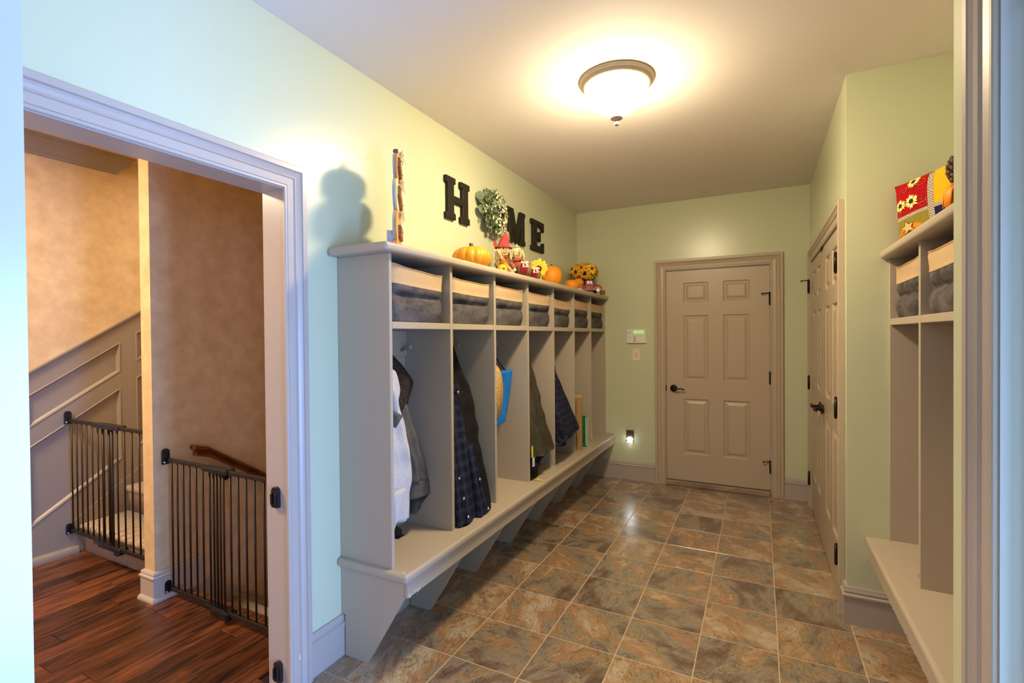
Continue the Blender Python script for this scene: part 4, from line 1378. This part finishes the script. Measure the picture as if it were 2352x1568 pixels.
def pumpkin(name, c, r, h, ribs, label, m, stem, depth=.05, dimple=.12, grp=None, sk=1.0, lean=(0, 0)):
    t = thing(name, (c[0], c[1], TZ), label, 'pumpkin', grp)
    vs, fs = [], []
    nu, nv = ribs * 6, 18
    for j in range(nv + 1):
        u = j / nv
        a = PI * u
        for i in range(nu):
            th = 2 * PI * i / nu
            rb = 1 - depth * (1 - abs(math.sin(ribs * th / 2)) ** .5)
            rr = r * math.sin(a) ** .8 * (rb if 0 < j < nv else 1)
            z = h * (1 - math.cos(a)) / 2
            z -= dimple * h * math.exp(-((rr / r) / .28) ** 2) * (1 if u > .5 else 0)
            vs.append((c[0] + rr * math.cos(th), c[1] + rr * math.sin(th), TZ + z + (0 if u > .5 else .0)))
    for j in range(nv):
        for i in range(nu):
            k = (i + 1) % nu
            fs.append([j * nu + i, j * nu + k, (j + 1) * nu + k, (j + 1) * nu + i])
    MB().add(vs, fs, 0, True).build('rind', m, t)
    sr, sh, bx_, by_ = stem
    mb = MB()
    rings = []
    top = TZ + h * (1 - dimple) - .004
    for q in range(7):
        u = q / 6
        rings.append([(c[0] + bx_ * u * u + sr * (1.35 - .45 * u) * (1 + .12 * math.cos(5 * 2 * PI * k / 20)) * math.cos(2 * PI * k / 20), c[1] + by_ * u * u + sr * (1.35 - .45 * u) * (1 + .12 * math.cos(5 * 2 * PI * k / 20)) * math.sin(2 * PI * k / 20), top + sh * u) for k in range(20)])
    mb.loft(rings).build('stem', STEM, t)
    return t


pumpkin('pumpkin', (.19, -2.45), .120, .135, 14, 'wide glossy orange pumpkin with a dark stub stem, nearest on the locker top', PUMP1, (.0125, .040, -.003, -.003), depth=.10)
pumpkin('pumpkin', (.19, -1.185), .088, .178, 12, 'tall matte orange pumpkin standing behind the sunflower', PUMP2, (.008, .026, 0, 0), depth=.03, dimple=.06)
pumpkin('pumpkin', (.21, -.745), .068, .105, 10, 'small squat orange pumpkin beside the red toy truck', PUMP2, (.005, .022, 0, .004), depth=.04)

# stacked pumpkin board, turned to face the lamp
sg = thing('pumpkin_sign', (.195, -3.14, TZ), 'wooden board of three stacked pumpkins standing edge-on at the near end of the locker', 'sign', local=True)
ang = math.atan2(.78, -.62)
sg.rotation_euler = (0, 0, ang - .06)
NB = 20


def blob(w_, h_, zc, yc=0):
    return [(w_ / 2 * math.copysign(abs(math.cos(2 * PI * k / 32)) ** .8, math.cos(2 * PI * k / 32)) + yc, zc + h_ / 2 * math.copysign(abs(math.sin(2 * PI * k / 32)) ** .9, math.sin(2 * PI * k / 32))) for k in range(32)]


def sboard(name, poly, y0, y1, m, parent=sg):
    return MB().prism(poly, 1, y0, y1).build(name, m, parent)


# local x along the board, local -y is the face towards the lamp
for nm, w_, h_, zc, fm_ in (('bottom_pumpkin', .30, .185, .098, SIGNF), ('middle_pumpkin', .27, .165, .255, SIGNC), ('top_pumpkin', .205, .140, .388, SIGNF)):
    o_ = sboard(nm, blob(w_, h_, zc), 0.0, .008, SIGNB)
    sboard('front_face', blob(w_ - .002, h_ - .002, zc), -.010, -.0005, fm_, o_)
sboard('foot', [(-.15, 0.0005), (.15, 0.0005), (.13, .03), (-.13, .03)], -.010, .008, SIGNF)
sboard('back_prop', [(-.13, 0.0005), (-.06, 0.0005), (-.06, .075), (-.13, .075)], .0085, .034, SIGNB)
for zc, w_, tl in ((.088, .12, .0), (.245, .15, -.36), (.385, .12, -.4)):
    c_, s_ = math.cos(tl), math.sin(tl)
    q = [(c_ * a - s_ * b, zc + s_ * a + c_ * b) for a, b in ((-w_ / 2, -.028), (w_ / 2, -.028), (w_ / 2, .028), (-w_ / 2, .028))]
    pq = sboard('plaque', q, -.0235, -.0102, SIGNW)
    mb = MB()
    for a in (-w_ / 2 + .012, w_ / 2 - .012):
        mb.ball((c_ * a - s_ * .016, -.0245, zc + s_ * a + c_ * .016), .003, 6, 4)
    mb.build('nail', BRONZE, pq)
random.seed(31)


def raffia(mb, c, n, L_, sp, m=0, down=1.0, r=.0016):
    for k in range(n):
        d = Vector((random.uniform(-1, 1), random.uniform(-1, 1), random.uniform(-.4, .5))) * sp
        p0 = Vector(c)
        l_ = L_ * random.uniform(.5, 1.1)
        mb.tube([p0, p0 + d * .5 + Vector((0, 0, -l_ * .35 * down)), p0 + d + Vector((0, 0, -l_ * down))], [r, r, r * .7], 4, m=m)
    return mb


rf = MB()
for z in (.465, .335, .185):
    raffia(rf, (random.uniform(-.01, .01), -.022, z), 16, .05, .022)
    rf.ball((0, -.022, z), (.016, .010, .010), 8, 6)
    for s_ in (-1, 1):
        rf.tube([(0, -.025, z), (s_ * .018, -.032, z + .012), (s_ * .028, -.03, z + .002), (0, -.025, z - .002)], .0025, 5)
rf.build('raffia_bow', RAFFIA, sg)
MB().prism([(-.012, .448), (.014, .448), (.018, .49), (-.004, .488)], 1, -.008, .012).build('stem', STEM, sg)
lf = MB().add([(.03, .004, .468), (.075, .02, .497), (.135, .03, .535), (.085, .012, .510), (.05, -.004, .49), (.08, .015, .503)], [[0, 1, 5], [1, 2, 5], [2, 3, 5], [3, 4, 5], [4, 0, 5]])
lf.build('leaf', LEAFG, sg)

# straw bundle and yellow felt pumpkin beside the big pumpkin
yp = thing('felt_pumpkin', (.25, -2.175, TZ), 'yellow felt pumpkin with a brown patch tucked behind the big pumpkin', 'decoration')
MB().lathe([(0, 0), (.026, .002), (.034, .016), (.032, .036), (.022, .054), (.009, .058), (0, .057)], (.25, -2.175, TZ), 20, sc=(1, 1)).build('body', YELLF, yp)
MB().ball((.275, -2.196, TZ + .030), (.006, .010, .008), 8, 6).build('patch', BURLAP, yp)
br = thing('straw_bundle', (.285, -2.11, TZ), 'tied straw bundle with orange ribbon leaning by the scarecrows', 'decoration')
mb = MB()
for k in range(70):
    a, b = random.uniform(-.020, .020), random.uniform(-.020, .020)
    w0 = Vector((.285 + a, -2.105 + b * .8, TZ + .002 + abs(random.uniform(0, .006))))
    mid = Vector((.245 + a * .3, -2.150 + b * .3, TZ + .085))
    tp = Vector((.225 + a * .9, -2.190 + b * .9, TZ + .15 + random.uniform(-.012, .01)))
    mb.tube([w0, mid, tp], [.0022, .0018, .0016], 4)
mb.build('straws', RAFFIA, br)
mb = MB()
for dz in (0, .007, .014):
    mb.tube([(.245 + .014 * math.cos(a), -2.150 + .014 * math.sin(a), TZ + .08 + dz) for a in [2 * PI * k / 10 for k in range(11)]], .0035, 5)
mb.tube([(.255, -2.15, TZ + .09), (.245, -2.172, TZ + .13), (.245, -2.18, TZ + .16)], [.008, .010, .004], 6, flat=.3)
mb.tube([(.255, -2.15, TZ + .09), (.275, -2.135, TZ + .06), (.29, -2.12, TZ + .04)], [.006, .007, .003], 6, flat=.3)
mb.build('ribbon', ORF, br)

# the scarecrow pair: two soft dolls, heads together
def doll(name, cx, cy, label, shirt, hat):
    t = thing(name, (cx, cy, TZ), label, 'doll', 'scarecrow dolls')
    mb = MB().loft([[(cx + rx_ * math.cos(2 * PI * k / 18), cy + rx_ * .9 * math.sin(2 * PI * k / 18), TZ + z) for k in range(18)] for z, rx_ in ((.0005, .040), (.02, .050), (.06, .046), (.10, .034), (.125, .022), (.135, .016))])
    mb.build('body', shirt, t)
    hz = TZ + .172
    hd = MB().lathe([(0, -.042), (.018, -.039), (.032, -.026), (.040, -.004), (.039, .014), (.030, .032), (.016, .041), (0, .043)], (cx, cy, hz), 20).build('head', SKIN, t)
    # face towards the viewer
    f = Vector((.60, -.80, 0))
    r = Vector((.80, .60, 0))
    if hat:
        f = Vector((.78, -.62, 0))
        r = Vector((.62, .78, 0))
    C0 = Vector((cx, cy, hz))

    def on(a, b):
        v = (f + r * a + Vector((0, 0, b))).normalized()
        return C0 + Vector((v.x * .0405, v.y * .0405, v.z * .043))
    mb = MB()
    for s_ in (-1, 1):
        mb.ball(on(s_ * .28, .22), (.0036, .0036, .0052), 8, 6)
    mb.tube([on(-.34 + .68 * k / 8, -.30 - .22 * math.sin(PI * k / 8)) for k in range(9)], .0013, 5)
    mb.build('face_stitch', INK, hd)
    MB().ball(on(0, -.02), (.005, .005, .005), 8, 6).build('nose', ORF, hd)
    hm = MB()
    for k in range(150):
        a = random.uniform(0, 2 * PI)
        d = Vector((math.cos(a), math.sin(a), 0))
        if d.dot(f) > .62 and random.random() < .8:
            continue
        st_ = C0 + d * .012 + Vector((0, 0, .042))
        L_ = random.uniform(.055, .095) * (.45 if d.dot(f) > .62 else 1)
        hm.tube([st_, C0 + d * .042 + Vector((0, 0, .022)), C0 + d * random.uniform(.046, .056) + Vector((0, 0, .03 - L_ * .8)), C0 + d * random.uniform(.046, .060) + Vector((random.uniform(-.006, .006), random.uniform(-.006, .006), .03 - L_ * 1.15))], [.0020, .0020, .0018, .0012], 4)
    hm.build('raffia_hair', RAFFIA, hd)['kind'] = 'stuff'
    # arms and hands
    for s_ in (-1, 1):
        p0 = Vector((cx, cy, TZ + .105)) + r * s_ * .03
        mb = MB().tube([p0, p0 + r * s_ * .030 + Vector((0, 0, -.03)) + f * .02, p0 + r * s_ * .028 + f * .05 + Vector((0, 0, -.060))], [.014, .016, .013], 10)
        am = mb.build('arm', shirt, t)
        e = p0 + r * s_ * .028 + f * .056 + Vector((0, 0, -.066))
        MB().ball(e, (.013, .013, .010), 10, 6).build('hand', WHITEC, am)
    bw = MB()
    for s_ in (-1, 1):
        b0 = C0 + f * .036 + Vector((0, 0, -.048))
        bw.tube([b0, b0 + r * s_ * .018 + Vector((0, 0, .008)), b0 + r * s_ * .030 + Vector((0, 0, -.002))], [.004, .009, .011], 8, flat=.5)
    bw.ball(C0 + f * .038 + Vector((0, 0, -.048)), .006, 8, 6)
    bw.build('bow_tie', REDF if hat else ORF, t)
    if hat:
        ht_ = MB().lathe([(.062, .018), (.060, .022), (.044, .030), (.040, .040), (.033, .068), (.022, .098), (.008, .124), (0, .128), (0, .12), (.020, .095), (.038, .04), (.058, .018)], C0, 20)
        ht_.v = [(x + (z - hz) ** 2 * .9, y + (z - hz) ** 2 * 1.2, z) for x, y, z in ht_.v]
        hb = ht_.build('hat', REDF, hd)
        Lv = Vector((-.89, -.45, 0))
        Fv = Vector((.30, -.60, 0))
        A_ = [C0 + Lv * d_ + Vector((0, 0, z_)) for d_, z_ in ((.038, .020), (.060, .024), (.070, .052), (.058, .074), (.042, .048))]
        mb = MB().add([tuple(p + Fv * .012) for p in A_] + [tuple(p - Fv * .006) for p in A_],
                      [[0, 1, 2, 3, 4], [9, 8, 7, 6, 5]] + [[i, (i + 1) % 5, 5 + (i + 1) % 5, 5 + i] for i in range(5)])
        mb.build('brim_fold', REDF, hb)
        tf = MB()
        tp = C0 + Vector((.013, .018, .125))
        for k in range(16):
            d = Vector((random.uniform(-.1, .6), random.uniform(0, .9), 0))
            L_ = random.uniform(.04, .075)
            tf.tube([tp, tp + d * .018 + Vector((0, 0, .008)), tp + d * .035 + Vector((0, 0, -L_))], [.0018, .0018, .001], 4)
        tf.build('straw_tassel', RAFFIA, hb)
    else:
        hb = MB()
        for k in range(10):
            a = 2 * PI * k / 10
            hb.tube([C0 + Vector((0, 0, .040)), C0 + Vector((.014 * math.cos(a), .014 * math.sin(a), .052)), C0 + Vector((.024 * math.cos(a), .024 * math.sin(a), .043))], [.005, .006, .003], 6, flat=.4)
        hb.tube([C0 + Vector((0, 0, .04)), C0 + Vector((-.003, 0, .068))], [.005, .004], 6)
        hb.build('top_bow', RAFFIA, hd)
    return t


doll('scarecrow_doll', .185, -2.035, 'scarecrow doll in a pointed red hat with a straw tassel', BURLAP, True)
doll('scarecrow_doll', .215, -1.885, 'scarecrow doll without a hat, long raffia hair and a bow on top', REDF, False)


def burlap_pumpkin(cx, cy, r, label):
    t = thing('burlap_pumpkin', (cx, cy, TZ), label, 'decoration', 'burlap and red pumpkins')
    f = math.atan2(-.8, .6)
    for nm, m, a0, a1, k in (('burlap_lobe', BURLAP, f + .25, f + 2 * PI - .75, 22), ('red_lobe', REDG, f - .75, f + .25, 14)):
        vs, fs = [], []
        nv = 12
        for j in range(nv + 1):
            a = PI * j / nv
            for i in range(k + 1):
                th = a0 + (a1 - a0) * i / k
                rb = (1.03 if m is REDG else 1) * (1 - .035 * (1 - abs(math.sin(8 * (th - f + .75)))))
                rr = r * math.sin(a) ** .8 * rb
                vs.append((cx + rr * math.cos(th), cy + rr * math.sin(th), TZ + .0006 + r * .86 * (1 - math.cos(a))))
        for j in range(nv):
            for i in range(k):
                fs.append([j * (k + 1) + i, j * (k + 1) + i + 1, (j + 1) * (k + 1) + i + 1, (j + 1) * (k + 1) + i])
        MB().add(vs, fs, 0, True).build(nm, m, t)
    mb = MB()
    c0 = Vector((cx + .010, cy - .012, TZ + r * 1.66))
    Rv = Vector((.89, .45, 0))
    for s_ in (-1, 1):
        mb.ball(c0 + Rv * .016 * s_ + Vector((0, 0, .004)), (.013, .010, .009), 10, 6)
        mb.tube([c0, c0 + Rv * .010 * s_ + Vector((.014, -.020, -.012)), c0 + Rv * .016 * s_ + Vector((.022, -.030, -.034))], [.004, .006, .006], 8)
    mb.ball(c0, .007, 8, 6)
    mb.build('white_bow', WHITEC, t)
    return t


burlap_pumpkin(.302, -1.955, .054, 'round burlap pumpkin with a glossy red segment below the scarecrow dolls')
burlap_pumpkin(.265, -1.70, .050, 'round burlap pumpkin with a red segment behind the sunflower')


def bloom(c, nrm, R, n, m, layers=2, cr=.32, seed=0, droop=.1):
    """one daisy-like flower as two meshes (petals, centre)"""
    rnd = random.Random(seed)
    q = Vector(nrm).to_track_quat('Z', 'Y').to_matrix()
    mb = MB()
    for L_ in range(layers):
        for k in range(n):
            a = 2 * PI * (k + .5 * L_) / n + rnd.uniform(-.1, .1)
            l_ = R * rnd.uniform(.85, 1.08) * (1 - .16 * L_)
            wd = R * .19
            dz = -droop * R + rnd.uniform(-.1, .1) * R + .16 * R * L_
            pts = [(.22 * R, 0, 0), (.5 * R, wd, .10 * R), (.8 * l_, wd * .8, .08 * R + dz * .5), (l_, 0, dz), (.8 * l_, -wd * .8, .08 * R + dz * .5), (.5 * R, -wd, .10 * R), (.55 * R, 0, .03 * R)]
            P = [Vector(c) + q @ Vector((x * math.cos(a) - y * math.sin(a), x * math.sin(a) + y * math.cos(a), z)) for x, y, z in pts]
            mb.add(P, [[0, 1, 6], [1, 2, 6], [2, 3, 6], [3, 4, 6], [4, 5, 6], [5, 0, 6]], 0, True)
    ce_ = MB()
    prof = [(cr * R, -.04 * R), (cr * R, .05 * R), (cr * .8 * R, .13 * R), (cr * .45 * R, .11 * R), (0, .09 * R)]
    ce_.lathe(prof, (0, 0, 0), 14)
    ce_.v = [tuple(Vector(c) + q @ Vector(p)) for p in ce_.v]
    return mb, ce_


sf = thing('sunflower', (.235, -1.575, TZ), 'single yellow cloth sunflower with a dark ringed centre in a small burlap pot', 'flower')
p_, c_ = bloom((.262, -1.615, 1.972), (.52, -.84, .02), .078, 13, YELL, 2, .30, 3)
hd = p_.build('petals', YELL, sf)
c_.build('flower_centre', CONE, hd)
q = Vector((.52, -.84, .02)).to_track_quat('Z', 'Y').to_matrix()
mb = MB().lathe([(0, .0145), (.010, .014), (.011, .008)], (0, 0, 0), 12)
mb.v = [tuple(Vector((.262, -1.615, 1.972)) + q @ Vector(p)) for p in mb.v]
mb.build('centre_disc', ORAN, hd)
MB().lathe([(.0, 0), (.034, .0005), (.042, .03), (.044, .05), (.038, .052), (0, .05)], (.235, -1.575, TZ), 18).build('pot', LINEN, sf)
MB().tube([(.235, -1.575, TZ + .04), (.24, -1.585, TZ + .07), (.255, -1.605, TZ + .095)], .004, 6).build('stem', GREENB, sf)
p_, c_ = bloom((.275, -1.50, 1.972), (.8, -.2, -.1), .042, 9, ORAN, 2, .2, 4, droop=.5)
p_.build('orange_bud', ORF, sf)

# bouquet
bq = thing('flower_bouquet', (.17, -.30, TZ), 'bunch of yellow orange cloth daisies in a dark vase in the corner', 'flowers')
MB().lathe([(0, 0.0005), (.030, .0005), (.038, .03), (.034, .07), (.022, .10), (.026, .125), (.030, .13), (.024, .128), (.018, .10), (0, .02)], (.17, -.30, TZ), 20).build('vase', mat('dark_brown_glaze', lin('#2c1710'), rough=.2, var=.1), bq)
BC = Vector((.175, -.30, 2.105))
random.seed(17)
dirs = []
for k in range(26):
    for tr_ in range(40):
        d = Vector((random.uniform(-1, 1), random.uniform(-1, .75), random.uniform(-.55, 1))).normalized()
        if all(d.angle(e) > .60 for e in dirs):
            dirs.append(d)
            break
for k, d in enumerate(dirs):
    pc = BC + Vector((d.x * .135, d.y * .128, d.z * .066))
    pc.x = max(pc.x, .05)
    pc.y = min(pc.y, -.075)
    p_, c_ = bloom(pc, (d.x, d.y, d.z * .8 + .15), random.uniform(.060, .074), 11, ORAN, 1, .13, 60 + k, droop=.30)
    hd = p_.build('bloom', ORAN if k % 3 else YELL, bq)
    c_.build('flower_centre', CONE, hd)
mb = MB()
for k in range(26):
    d = dirs[k % len(dirs)]
    mb.tube([(.17, -.30, TZ + .11), tuple(BC + Vector((d.x * .03, d.y * .03, -.04))), tuple(BC + Vector((d.x * .105, d.y * .105, d.z * .055)))], .0025, 5)
mb.ball(BC, (.11, .10, .050), 14, 8)
mb.build('stems', GREENB, bq)
mb = MB()
for k in range(26):
    a = random.uniform(0, 2 * PI)
    p0 = Vector((.17 + .05 * math.cos(a), -.30 + .05 * math.sin(a), 2.03 + random.uniform(0, .02)))
    e = p0 + Vector((.075 * math.cos(a), .075 * math.sin(a), random.uniform(-.06, .0)))
    e.x, e.y = max(e.x, .02), min(e.y, -.02)
    m_ = (p0 + e) / 2 + Vector((0, 0, .012))
    s_ = Vector((-math.sin(a), math.cos(a), 0)) * .020
    mb.add([p0, m_ + s_, e, m_ - s_], [[0, 1, 2], [0, 2, 3]], 0, True)
mb.build('leaves', GREENB, bq)

# red toy truck loaded with a pumpkin
tk = thing('toy_truck', (.265, -.475, TZ), 'small red toy pickup truck with white lettering carrying an orange pumpkin', 'toy', local=True)
tk.rotation_euler = (0, 0, math.radians(31))
tk.scale = (1.18, 1.18, 1.18)
body = [(-.118, .022), (-.118, .055), (-.022, .055), (-.022, .088), (-.012, .100), (.030, .100), (.044, .074), (.052, .066), (.092, .060), (.110, .048), (.116, .030), (.116, .018), (.098, .018), (.092, .034), (.078, .040), (.064, .034), (.058, .018), (-.052, .018), (-.058, .034), (-.072, .040), (-.086, .034), (-.092, .022)]
MB().prism(body, 1, -.042, .042).build('truck_body', REDT, tk)
MB().prism([(-.010, .070), (-.010, .093), (.010, .093), (.010, .070)], 1, -.0435, -.0422).prism([(.014, .070), (.014, .093), (.028, .093), (.038, .070)], 1, -.0435, -.0422).build('side_window', CREAM, tk)
for xx in (-.072, .078):
    w_ = MB().lathe([(0, -.012), (.012, -.011), (.019, -.008), (.020, 0), (.019, .008), (0, .009)], (xx, -.040, .020), 20, axis='Y').build('wheel', BLACKP, tk)
    MB().lathe([(.016, -.0125), (.016, -.0115), (.007, -.0115), (.007, -.0130), (.016, -.0125)], (xx, -.040, .020), 20, axis='Y').build('white_wall', CREAM, w_)
    MB().lathe([(0, -.012), (.012, -.011), (.019, -.008), (.020, 0), (.019, .008), (0, .009)], (xx, .040, .020), 20, axis='Y').build('wheel', BLACKP, tk)
MB().box(.114, .122, -.044, .044, .018, .026, bev=.002).box(.112, .118, -.03, .03, .032, .050, bev=.002).build('bumper', CREAM, tk)
mb = MB()
for x_, r_ in ((-.072, .027), (.078, .027)):
    mb.tube([(x_ + r_ * math.cos(a), -.043, .018 + r_ * math.sin(a)) for a in [PI * k / 10 for k in range(11)]], .0022, 5)
mb.tube([(-.046, -.0432, .024), (.052, -.0432, .024)], .0016, 4)
mb.tube([(-.116, -.0432, .052), (-.026, -.0432, .052)], .0014, 4)
for k in range(5):
    mb.tube([(-.11 + .008 * k, -.0432, .026 + .004 * (k % 2)), (-.105 + .008 * k, -.0432, .042)], .0012, 4)
mb.build('white_trim_paint', CREAM, tk)
mb = MB()
random.seed(77)
for r_, z in enumerate((.058, .045, .033)):
    x_ = -.016
    while x_ < .040:
        l_ = random.uniform(.005, .009)
        mb.tube([(x_, -.0432, z), (x_ + l_ * .4, -.0432, z + random.uniform(.004, .009)), (x_ + l_ * .7, -.0432, z + .001), (x_ + l_, -.0432, z + .003)], .0010, 4)
        x_ += l_ + .001
mb.build('script_lettering', CREAM, tk)['kind'] = 'stuff'
mb = MB()
vs, fs = [], []
for j in range(13):
    a = PI * j / 12
    for i in range(40):
        th = 2 * PI * i / 40
        rr = .042 * math.sin(a) ** .8 * (1 - .06 * (1 - abs(math.sin(5 * th))))
        vs.append((-.070 + rr * math.cos(th) * 1.05, rr * math.sin(th) * .95, .082 - .036 * math.cos(a)))
for j in range(12):
    for i in range(40):
        k = (i + 1) % 40
        fs.append([j * 40 + i, j * 40 + k, (j + 1) * 40 + k, (j + 1) * 40 + i])
ld = mb.add(vs, fs, 0, True).build('pumpkin_load', PUMP2, tk)
MB().tube([(-.07, 0, .114), (-.072, 0, .124)], [.005, .004], 8).build('stem', STEM, ld)
cr_ = thing('wooden_crate', (.335, -.20, TZ), 'tiny slatted wooden crate at the far end of the locker top', 'crate', local=True)
cr_.rotation_euler = (0, 0, math.radians(25))
MB().box(-.022, .022, -.018, .018, .0005, .046, bev=.001, seg=1).build('inner_box', BURLAP, cr_)
sm_ = MB().box(-.0245, .0245, -.0215, -.0185, -.006, .006, bev=.0008, seg=1)
me_ = sm_.mesh('slat', CRATE)
for k in range(3):
    for rz, ox in ((0, 0), (PI / 2, .003), (-PI / 2, .003), (PI, 0)):
        s_ = inst('slat', me_, cr_, (0, 0, .008 + .0155 * k), (0, 0, rz))

# ================================================================== ON THE ALCOVE LOCKER
RZ = 1.868
pw = thing('pillow', (2.458, -2.222, RZ + .016), 'patchwork autumn pillow of red, yellow, olive and navy squares leaning in the alcove corner', 'pillow', local=True)
# local x along the pillow, local z up, local -y is the front
PD = Vector((.62, -.78, 0)).normalized()
pw.rotation_euler = (math.radians(-4), math.radians(-8), math.atan2(PD.y, PD.x))
PWW, PWH, PTH = .40, .32, .055


def psurf(u, v, off=0.0, side=-1):
    """u, v in -1..1 over the face"""
    e = (1 - abs(u) ** 2.6) * (1 - abs(v) ** 2.6)
    pin = 1 - .07 * (1 - abs(v) ** 2) * abs(u) ** 8
    piv = 1 - .07 * (1 - abs(u) ** 2) * abs(v) ** 8
    w_ = .008 * math.sin(7 * u + 2 * v) * e
    return Vector((u * PWW / 2 * pin, side * (PTH * max(0, e) ** .55 + off) + w_ * .3, PWH / 2 + .002 + v * PWH / 2 * piv))


def patch(name, u0, u1, v0, v1, m, side=-1, off=0.0, n=14, parent=None):
    vs, fs = [], []
    for j in range(n + 1):
        for i in range(n + 1):
            vs.append(psurf(u0 + (u1 - u0) * i / n, v0 + (v1 - v0) * j / n, off, side))
    for j in range(n):
        for i in range(n):
            fs.append([j * (n + 1) + i, j * (n + 1) + i + 1, (j + 1) * (n + 1) + i + 1, (j + 1) * (n + 1) + i])
    return MB().add(vs, fs, 0, True).build(name, m, parent or pw)


red = patch('red_patch', -1, -.05, -.12, 1, PRED)
patch('yellow_patch', .05, 1, -.12, 1, YELLF)
olv = patch('olive_patch', -1, -.05, -1, -.22, POLIVE)
patch('navy_patch', .05, 1, -1, -.22, PNAVY)
patch('gingham_strip', -.06, .06, -1, 1, GING, off=.001)
patch('gingham_strip', -1, -.06, -.22, -.12, GING, off=.001)
patch('gingham_strip', .06, 1, -.22, -.12, GING, off=.001)
patch('back_cloth', -1, 1, -1, 1, PRED, side=1, n=20)


def pdecal(name, polys, m, parent, off):
    mb = MB()
    for pl_ in polys:
        mb.add([psurf(u, v, off) for u, v in pl_], [list(range(len(pl_)))])
    return mb.build(name, m, parent)


random.seed(9)
for cu_, cv, sx in ((-.74, .22, .17), (-.42, .20, .19), (-.40, .80, .17)):
    pet, pal = [], []
    for k in range(18):
        a = 2 * PI * k / 18 + random.uniform(-.06, .06)
        l_ = sx * random.uniform(.85, 1.1)
        pts = []
        for r_, w_ in ((.25, .03), (.7, .11), (1.0, 0), (.7, -.11), (.25, -.03)):
            x_, y_ = l_ * r_, sx * w_
            pts.append((cu_ + x_ * math.cos(a) - y_ * math.sin(a), cv + (x_ * math.sin(a) + y_ * math.cos(a)) * 1.15))
        (pet if k % 3 == 0 else pal).append(pts)
    fl_ = pdecal('sunflower_motif', pal, PALEY, red, .0035)
    pdecal('gold_petals', pet, YELL, fl_, .0040)
    pdecal('motif_centre', [[(cu_ + .055 * math.cos(a) * sx / .18, cv + .065 * math.sin(a) * sx / .18) for a in [2 * PI * k / 14 for k in range(14)]]], CONE, fl_, .0050)
th_ = MB()
for cu_, cv, a0 in ((-.16, .02, 0), (-.22, .66, .5), (-.62, .62, 2.4), (-.78, -.02, 4), (-.20, .12, 5.6)):
    pts = []
    for k in range(22):
        t_ = k / 21 * 2.3 * PI
        r_ = .02 + .016 * t_
        pts.append(psurf(max(-.97, min(-.08, cu_ + r_ * math.cos(t_ + a0))), max(-.1, cv + r_ * .8 * math.sin(t_ + a0)), .0028))
    th_.tube(pts, .0009, 4)
th_.build('stitched_swirls', ORF, red)
pk = pdecal('pumpkin_motif', [[(-.52 + .40 * math.cos(a), -.98 + .56 * max(0, math.sin(a)) ** .7) for a in [PI * k / 18 for k in range(19)]]], PUMP2, olv, .0045)
star = []
for k in range(10):
    a = PI / 2 + 2 * PI * k / 10 + .2
    r_ = .20 if k % 2 == 0 else .09
    star.append((-.58 + r_ * math.cos(a), -.50 + r_ * math.sin(a)))
pdecal('leaf_motif', [star], TAN, pk, .0060)
ln = MB()
for o_ in (-.16, .10):
    ln.tube([psurf(-.52 + o_ + o_ * 1.1 * math.sin(PI * k / 8), -.97 + .40 * k / 8, .0060) for k in range(9)], .0009, 4)
ln.tube([psurf(*star[k % 10], .0066) for k in range(11)], .0009, 4)
ln.build('stitched_outline', INK, pk)

# orange bow with pine cones, half hidden behind the near wall
ob = thing('autumn_ornament', (2.41, -2.60, RZ), 'orange cloth bow with a dark pine cone in front of the pillow', 'decoration')
mb = MB()
base = Vector((2.41, -2.60, RZ))
mb.loft([[(base.x + rx_ * math.cos(2 * PI * k / 18), base.y + rx_ * 1.1 * math.sin(2 * PI * k / 18), RZ + z) for k in range(18)] for z, rx_ in ((.0005, .050), (.02, .056), (.06, .050), (.10, .036), (.14, .024), (.165, .018))])
mb.build('cloth_body', ORF, ob)
rb = MB()
random.seed(4)
for a in (-2.6, -1.9, -1.2, 1.0, 2.2, 2.9, 3.4):
    d = Vector((math.cos(a), math.sin(a), 0))
    p0 = base + Vector((0, 0, .115))
    q_ = [p0, p0 + d * .035 + Vector((0, 0, .035)), p0 + d * .050 + Vector((0, 0, .01)), p0 + d * .052 + Vector((0, 0, -.045))]
    rb.tube(q_, [.008, .016, .014, .008], 8, flat=.25)
rb.build('ribbon_loops', PUMP2, ob)
cone = MB().ball((0, 0, 0), (.030, .030, .045), 12, 8)
cone.v = [tuple(Vector(p) + base + Vector((-.004, .006, .205))) for p in cone.v]
cn = cone.build('pine_cone', CONEB, ob)
scm = MB().add([(0, -.009, 0), (.016, -.010, .006), (.022, 0, .009), (.016, .010, .006), (0, .009, 0), (.010, 0, -.006), (.012, 0, .010)],
               [[0, 1, 6], [1, 2, 6], [2, 3, 6], [3, 4, 6], [4, 0, 6], [0, 5, 1], [1, 5, 2], [2, 5, 3], [3, 5, 4], [4, 5, 0]], 0, True).mesh('scale', CONEB)
cc = base + Vector((-.004, .006, .205))
for j in range(7):
    zz = -.040 + .0125 * j
    rr = .030 * math.sqrt(max(.05, 1 - (zz / .047) ** 2)) * .9
    for k in range(9):
        a = 2 * PI * k / 9 + .35 * (j % 2)
        s_ = inst('scale', scm, cn, cc + Vector((rr * math.cos(a), rr * math.sin(a), zz)), (0, -.25 - .07 * j, a))
        s_.location = cc + Vector((rr * math.cos(a), rr * math.sin(a), zz)) - WO[cn.name]

# small dark thing showing in the far bay of the alcove locker
bt = thing('blue_scarf_end', (2.36, -2.47, .457), 'tip of a navy blue cloth on the alcove bench beside the divider', 'cloth')
MB().loft([[(2.335 + rx_ * math.cos(2 * PI * k / 12), -2.470 + rx_ * .7 * math.sin(2 * PI * k / 12), .4568 + z) for k in range(12)] for z, rx_ in ((0, .020), (.02, .024), (.05, .018), (.075, .008))]).build('fold', PNAVY, bt)
